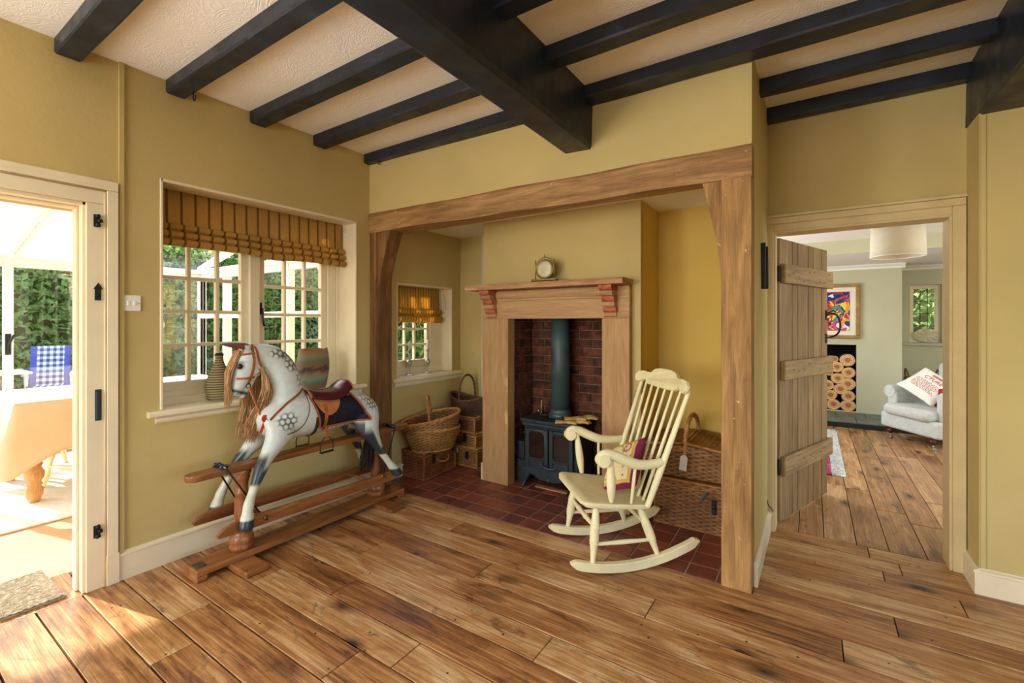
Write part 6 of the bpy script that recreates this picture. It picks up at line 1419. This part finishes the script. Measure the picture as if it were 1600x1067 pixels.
def hedge(label,loc,L,D,H,rz,n,size,seed,name='hedge'):
    t=thing(name,label,name.split('_')[-1],loc,rz)
    def bulge(a,z): return .25*noise.noise(V(a*.9+seed,z*1.1,seed))+.12*noise.noise(V(a*3,z*3,seed+5))
    mb=MB(); mb.grid(lambda u,v:V((u-.5)*L,-(D*.5-.14)*math.sin(PI*min(1,v))**.5 *1-bulge((u-.5)*L,v*H)+.1,v*H*.97),40,16,smooth=False); mb.build('inner_mass',M['leafcore'],t)
    def fn(rr):
        a=rr.uniform(-.5,.5)*L; z=rr.uniform(0,1)**.9*H; y=-(D*.5)*math.sin(PI*min(.999,z/H*.9+.05))**.5-bulge(a,z)+abs(rr.gauss(0,.10)); return V(a,y,z),V(0,-1,.5)
    leaves('foliage',t,fn,n,size,seed); return t
hedge('tall leafy hedge at the end of the garden behind the blue chairs',(-12.4,2.4,-.1),11.5,1.4,3.3,PI/2+0,11000,.16,3)
hedge('broad leafy hedge along the side of the garden beyond the conservatory',(-6.6,8.8,-.1),9.5,1.4,3.2,0,6500,.16,4)
hedge('clipped hedge behind the far living room window',(1.6,11.5,-.1),5,1.2,3.4,0,2600,.13,6)
def tree(label,loc,h,r,n,seed):
    t=thing('garden_tree',label,'tree',loc); mb=MB(); mb.tube([(0,0,0),(.05,0,h*.3),(0,.05,h*.75)],[.14,.11,.05],8); mb.build('trunk',M['bark'],t)
    cl_=[(V(random.Random(seed+i).uniform(-.6,.6)*r,random.Random(seed*3+i).uniform(-.6,.6)*r,h*.62+random.Random(seed*7+i).uniform(-.25,.38)*h),r*random.Random(seed+i*5).uniform(.4,.65)) for i in range(9)]
    def fn(rr): c,q=rr.choice(cl_); d=V(rr.gauss(0,1),rr.gauss(0,1),rr.gauss(0,1)).normalized(); return c+d*q*rr.uniform(.75,1.05),d
    leaves('foliage',t,fn,n,.22,seed); return t
tree('tall leafy tree rising over the end hedge',(-16.2,6.8,-.1),6.5,2.2,4200,11); tree('broad tree beyond the side hedge, seen through the right casement',(-12.8,11.8,-.1),6.0,2.2,4200,12); tree('tree behind the side hedge seen through the small window',(-7.5,12.2,-.1),6,2,3000,13); tree('leafy tree at the near end of the garden hedge',(-16.5,1.2,-.1),6,2,3000,14)
# garden furniture
m=N('blue_check_canvas',.85,.1); sp=m.n('SeparateXYZ',{0:m.coord()}); 
def chk(o,p,w): return m.math('LESS_THAN',m.math('FRACT',m.math('DIVIDE',m.math('ADD',o,5),p)),w)
a=chk(sp.outputs['Y'],.075,.5); b=chk(sp.outputs['Z'],.085,.5); s_=m.math('MULTIPLY',m.math('ADD',a,b),.5)
c=m.ramp(s_,[(.2,'eceef0'),(.45,'8f9ab8'),(.8,'26305e')]); c=m.mix(m.math('GREATER_THAN',m.math('ABSOLUTE',sp.outputs['Y']),.155),c,'2d4a9c'); m.color(c); M['check']=m.m
def gchair(loc,rz,label):
    t=thing('garden_chair',label,'chair',loc,rz,'blue check garden chairs')
    mb=MB(); mb.grid(lambda u,v:V(-.02-.30*v,(u-.5)*.46,.40+.62*v+.02*math.sin(PI*v)),14,14); mb.build('backrest',M['check'],t,sol=.04)
    mb=MB(); mb.grid(lambda u,v:V(.42-.44*v,(u-.5)*.46,.40+.03*(1-v)),10,10); mb.build('seat',M['check'],t,sol=.04)
    for s_ in (-1,1):
        mb=MB(); mb.box((-.12,s_*.26-.025,.60),(.38,s_*.26+.025,.625),ch=.005); mb.build('armrest',M['white'],t)
        mb=MB(); mb.tube([(.40,s_*.25,0),(-.10,s_*.25,.60)],.014,8); mb.build('leg',M['white'],t); mb=MB(); mb.tube([(-.20,s_*.25,0),(.30,s_*.25,.60)],.014,8); mb.build('leg',M['white'],t)
gchair((-10.1,1.98,-.1),-.25,'blue and white checked garden chair beside the white table'); gchair((-9.75,2.66,-.1),-.75,'blue and white checked garden chair partly behind the door jamb')
t=thing('garden_table','white garden table on the lawn in front of the hedge','table',(-9.6,1.26,-.1)); mb=MB(); mb.box((-.35,-.5,.68),(.35,.38,.71),ch=.005); mb.build('table_top',M['white'],t)
for s_ in (-1,1):
    for q_ in (-1,1): mb=MB(); mb.tube([(s_*.25,-.06+q_*.34,0),(s_*.2,-.06-q_*.25*.9,.68)],.016,8); mb.build('leg',M['tleg'],t)
